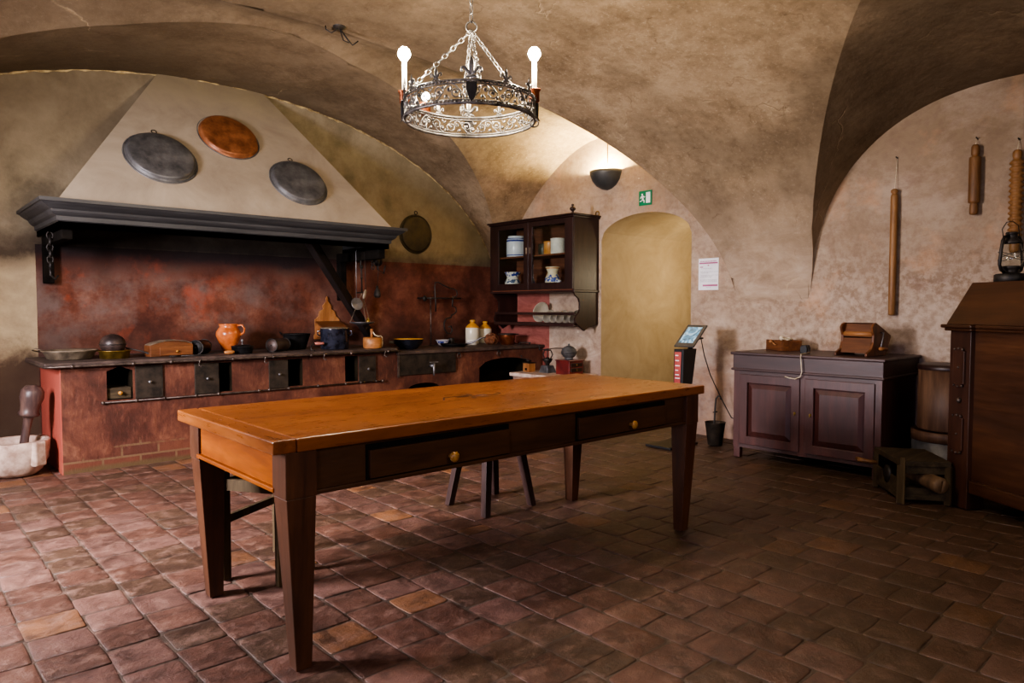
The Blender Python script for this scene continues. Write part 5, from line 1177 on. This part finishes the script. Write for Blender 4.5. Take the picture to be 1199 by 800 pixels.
for k in range(NS):
    s0 = k*seg; up = 1 if k % 2 else -1; zc = BH/2
    def pt(u, v): return onring(s0+seg*(.5+u), zc+v*up)
    # s-scroll with two spirals
    pts = []
    for i in range(15):
        q = i/14; a = q*2.3*pi; r = .024*(1-q*.72); pts.append(pt(.14+r*cos(a)/seg, .002+r*sin(a)*1.05))
    sc.tube(pts, .0032, 5)
    pts = []
    for i in range(13):
        q = i/12; a = pi+q*2.1*pi; r = .019*(1-q*.7); pts.append(pt(-.24+r*cos(a)/seg, -.012+r*sin(a)*1.05))
    sc.tube(pts, .003, 5)
    sc.tube([pt(-.5,-.034),pt(-.35,-.036),pt(-.1,-.034),pt(.14,-.026),pt(.3,-.01),pt(.14+.024/seg,.002)], .0032, 5)
    sc.tube([pt(-.24,.03),pt(-.36,.012),pt(-.5,.026)], .003, 5)
    for (u, v) in ((.14,.002),(-.24,-.012),(-.42,.018),(.42,.022)): sc.ball(pt(u,v), .0065, 6, (1,1,1))
obj('scrollwork', sc, M['pewterBright'], cd)
def fleur(mb, a, s, z0):
    T = Matrix.Translation((Rr*cos(a),Rr*sin(a),z0)) @ Matrix.Rotation(a+pi/2,4,'Z')
    m = MB()
    m.lathe([(1e-4,.075*s),(.006*s,.062*s),(.011*s,.045*s),(.008*s,.025*s),(.004*s,.01*s),(.006*s,0)], n=8, M=Matrix.Diagonal((1,.5,1)))
    for q in (-1,1):
        m.tube([(0,0,.012*s),(q*.012*s,0,.024*s),(q*.022*s,0,.038*s),(q*.03*s,0,.036*s),(q*.032*s,0,.026*s),(q*.026*s,0,.022*s)], [.004*s,.005*s,.005*s,.0045*s,.004*s,.003*s], 6)
        m.tube([(0,0,.004*s),(q*.014*s,0,.008*s),(q*.02*s,0,.002*s)], .0035*s, 5)
    m.box(-.014*s,.014*s,-.004*s,.004*s,.008*s,.013*s); m.xf(T); mb.add(m.v, m.f, True)
cv = atan2(-CYc, -CXc)          # ring angle that faces the camera
for k in range(12):
    m = MB(); big = k % 3 == 0
    fleur(m, cv+.02+k*pi/6, 1.35 if big else .85, BH+.004); obj('finial', m, M['pewterBright'], cd)
for k in range(4):
    a = cv+.02+k*pi/2; T = Matrix.Rotation(a,4,'Z')
    sh = MB().prism([(-.022,.085),(.022,.085),(.024,.05),(.014,.018),(0,.002),(-.014,.018),(-.024,.05)],'x',Rr+.004,Rr+.018).xf(T)
    obj('shield', sh, M['iron'], cd, bevel=.003)
apex = Vector((.005,-.005,.415))
for k in range(4):
    a = cv+.02+k*pi/2+ (0.35 if k in (1,3) else .12)
    b = Vector((Rr*.97*cos(a), Rr*.97*sin(a), BH+.01))
    obj('chain', chain_links(apex, b, 15, .0095, .0022), M['pewterBright'], cd)
obj('top_ring', MB().tube([(apex.x+.024*cos(q)*.742, apex.y-.024*cos(q)*.671, apex.z+.018+.024*sin(q)) for q in [2*pi*k/20 for k in range(20)]], .004, 6, closed=True), M['pewterBright'], cd)
topz = ceil_z(CXc, CYc)-CZc
obj('suspension_chain', chain_links((apex.x,apex.y,apex.z+.04),(apex.x,apex.y,topz-.02),18,.0085,.0024), M['pewterBright'], cd)
obj('ceiling_hook', MB().lathe([(.03,topz),(.03,topz-.008),(.01,topz-.02),(1e-4,topz-.03)], (apex.x,apex.y,0), 16), M['iron'], cd)
Rv = Vector((.742,-.671,0))
def candle(off, zc, zb, mat='bulb', sleeve=True, rb=.03):
    o = Vector((off.x, off.y, 0)); e = Vector((o.x*Rr/o.length, o.y*Rr/o.length, .02)); u = o.normalized()
    arm = obj('arm', MB().tube([e, e+u*.02+Vector((0,0,-.02)), o+Vector((0,0,zc-.05)), o+Vector((0,0,zc))], .006), M['pewterBright'], cd)
    obj('cup', MB().lathe([(1e-4,zc),(.018,zc),(.024,zc+.006),(.024,zc+.05),(.03,zc+.056),(.03,zc+.062),(1e-4,zc+.062)], (o.x,o.y,0), 20), M['copper'], arm)
    if sleeve: obj('candle_sleeve', MB().lathe([(.012,zc+.06),(.012,zb-.025),(1e-4,zb-.02)], (o.x,o.y,0), 16), M['whiteGlaze'], arm)
    obj('bulb', MB().lathe([(1e-4,zb-rb),(rb*.5,zb-rb*.9),(rb*.9,zb-rb*.3),(rb,zb),(rb*.8,zb+rb*.6),(rb*.4,zb+rb*1.0),(1e-4,zb+rb*1.15)], (o.x,o.y,0), 18), M[mat], arm)
candle(Rv*-.30*1.02, .075, .308); candle(Rv*.30*1.0, .085, .308)
candle(Vector((2.075-CXc,2.935-CYc,0)), .085, .178, 'bulbDim', False, .02)
for a in (cv-1.2, cv+1.35): obj('drop_ring', MB().tube([(Rr*cos(a)+.02*cos(q)*.742,Rr*sin(a)-.02*cos(q)*.671,-.022+.018*sin(q)) for q in [2*pi*k/16 for k in range(16)]], .0035, 6, closed=True), M['pewterBright'], cd)
# ceiling hook with hanging wires near the vault crown
t = thing('ceiling_hooks', 'cluster of bent dark wire hooks on the vault above the hood', 'hook', (2.62,4.80,ceil_z(2.62,4.80)))
obj('plate', MB().lathe([(.05,0.01),(.045,-.01),(1e-4,-.02)], n=14), M['iron'], t)
obj('wire', MB().tube([(0,0,-.01),(-.05,.03,-.05),(-.09,.04,-.03),(-.08,.06,0)], .005, 6).tube([(0,0,-.01),(.05,-.03,-.09),(.08,-.05,-.13),(.11,-.08,-.1)], .005, 6).tube([(0,0,-.01),(.02,-.02,-.1),(.05,-.05,-.12)], .004, 6), M['iron'], t)

# ------------------------------------------------------------------ light
def area(name, loc, rot, sx, sy, power, col, spread=None):
    l = bpy.data.lights.new(name, 'AREA'); l.shape = 'RECTANGLE'; l.size = sx; l.size_y = sy; l.energy = power; l.color = col
    if spread: l.spread = spread
    o = bpy.data.objects.new(name, l); COL.objects.link(o); o.location = loc; o.rotation_euler = rot; return o
area('daylight_window', (XL-.42, 3.85, 1.65), (0, radians(-68), radians(4)), .9, .8, 350, (.98,.87,.95), radians(145))
area('daylight_window_near', (XL-.5, .15, 1.65), (0, radians(-84), 0), 1.2, 1.2, 48, (.66,.62,1.0), radians(140))
l = bpy.data.lights.new('passage_lamp', 'POINT'); l.energy = 26; l.color = (1,.84,.58); l.shadow_soft_size = .15
o = bpy.data.objects.new('passage_lamp', l); COL.objects.link(o); o.location = (XR+1.1, 4.15, 1.6)
# soft warm fill added behind the camera to brighten the room, no real lamp
area('fill_light', (1.2, -2.4, 2.6), (radians(58), 0, radians(-20)), 1.6, 1.6, 50, (1,.86,.70))

w = bpy.data.worlds.new('world'); SC.world = w; w.use_nodes = True
w.node_tree.nodes['Background'].inputs[0].default_value = (.75,.8,1,1); w.node_tree.nodes['Background'].inputs[1].default_value = .5

# ------------------------------------------------------------------ camera
cam = bpy.data.cameras.new('camera'); cam.sensor_width = 36; cam.lens = 826.23/1199*36; cam.clip_start = .05
co_ = bpy.data.objects.new('camera', cam); COL.objects.link(co_); co_.location = (0,0,1.2225)
co_.rotation_euler = (pi/2-.0475, 0, -.735)
SC.camera = co_
SC.view_settings.view_transform = 'AgX'; SC.view_settings.look = 'AgX - Medium High Contrast'; SC.view_settings.exposure = .38
SC.cycles.use_denoising = True; SC.cycles.max_bounces = 8; SC.cycles.sample_clamp_indirect = 8
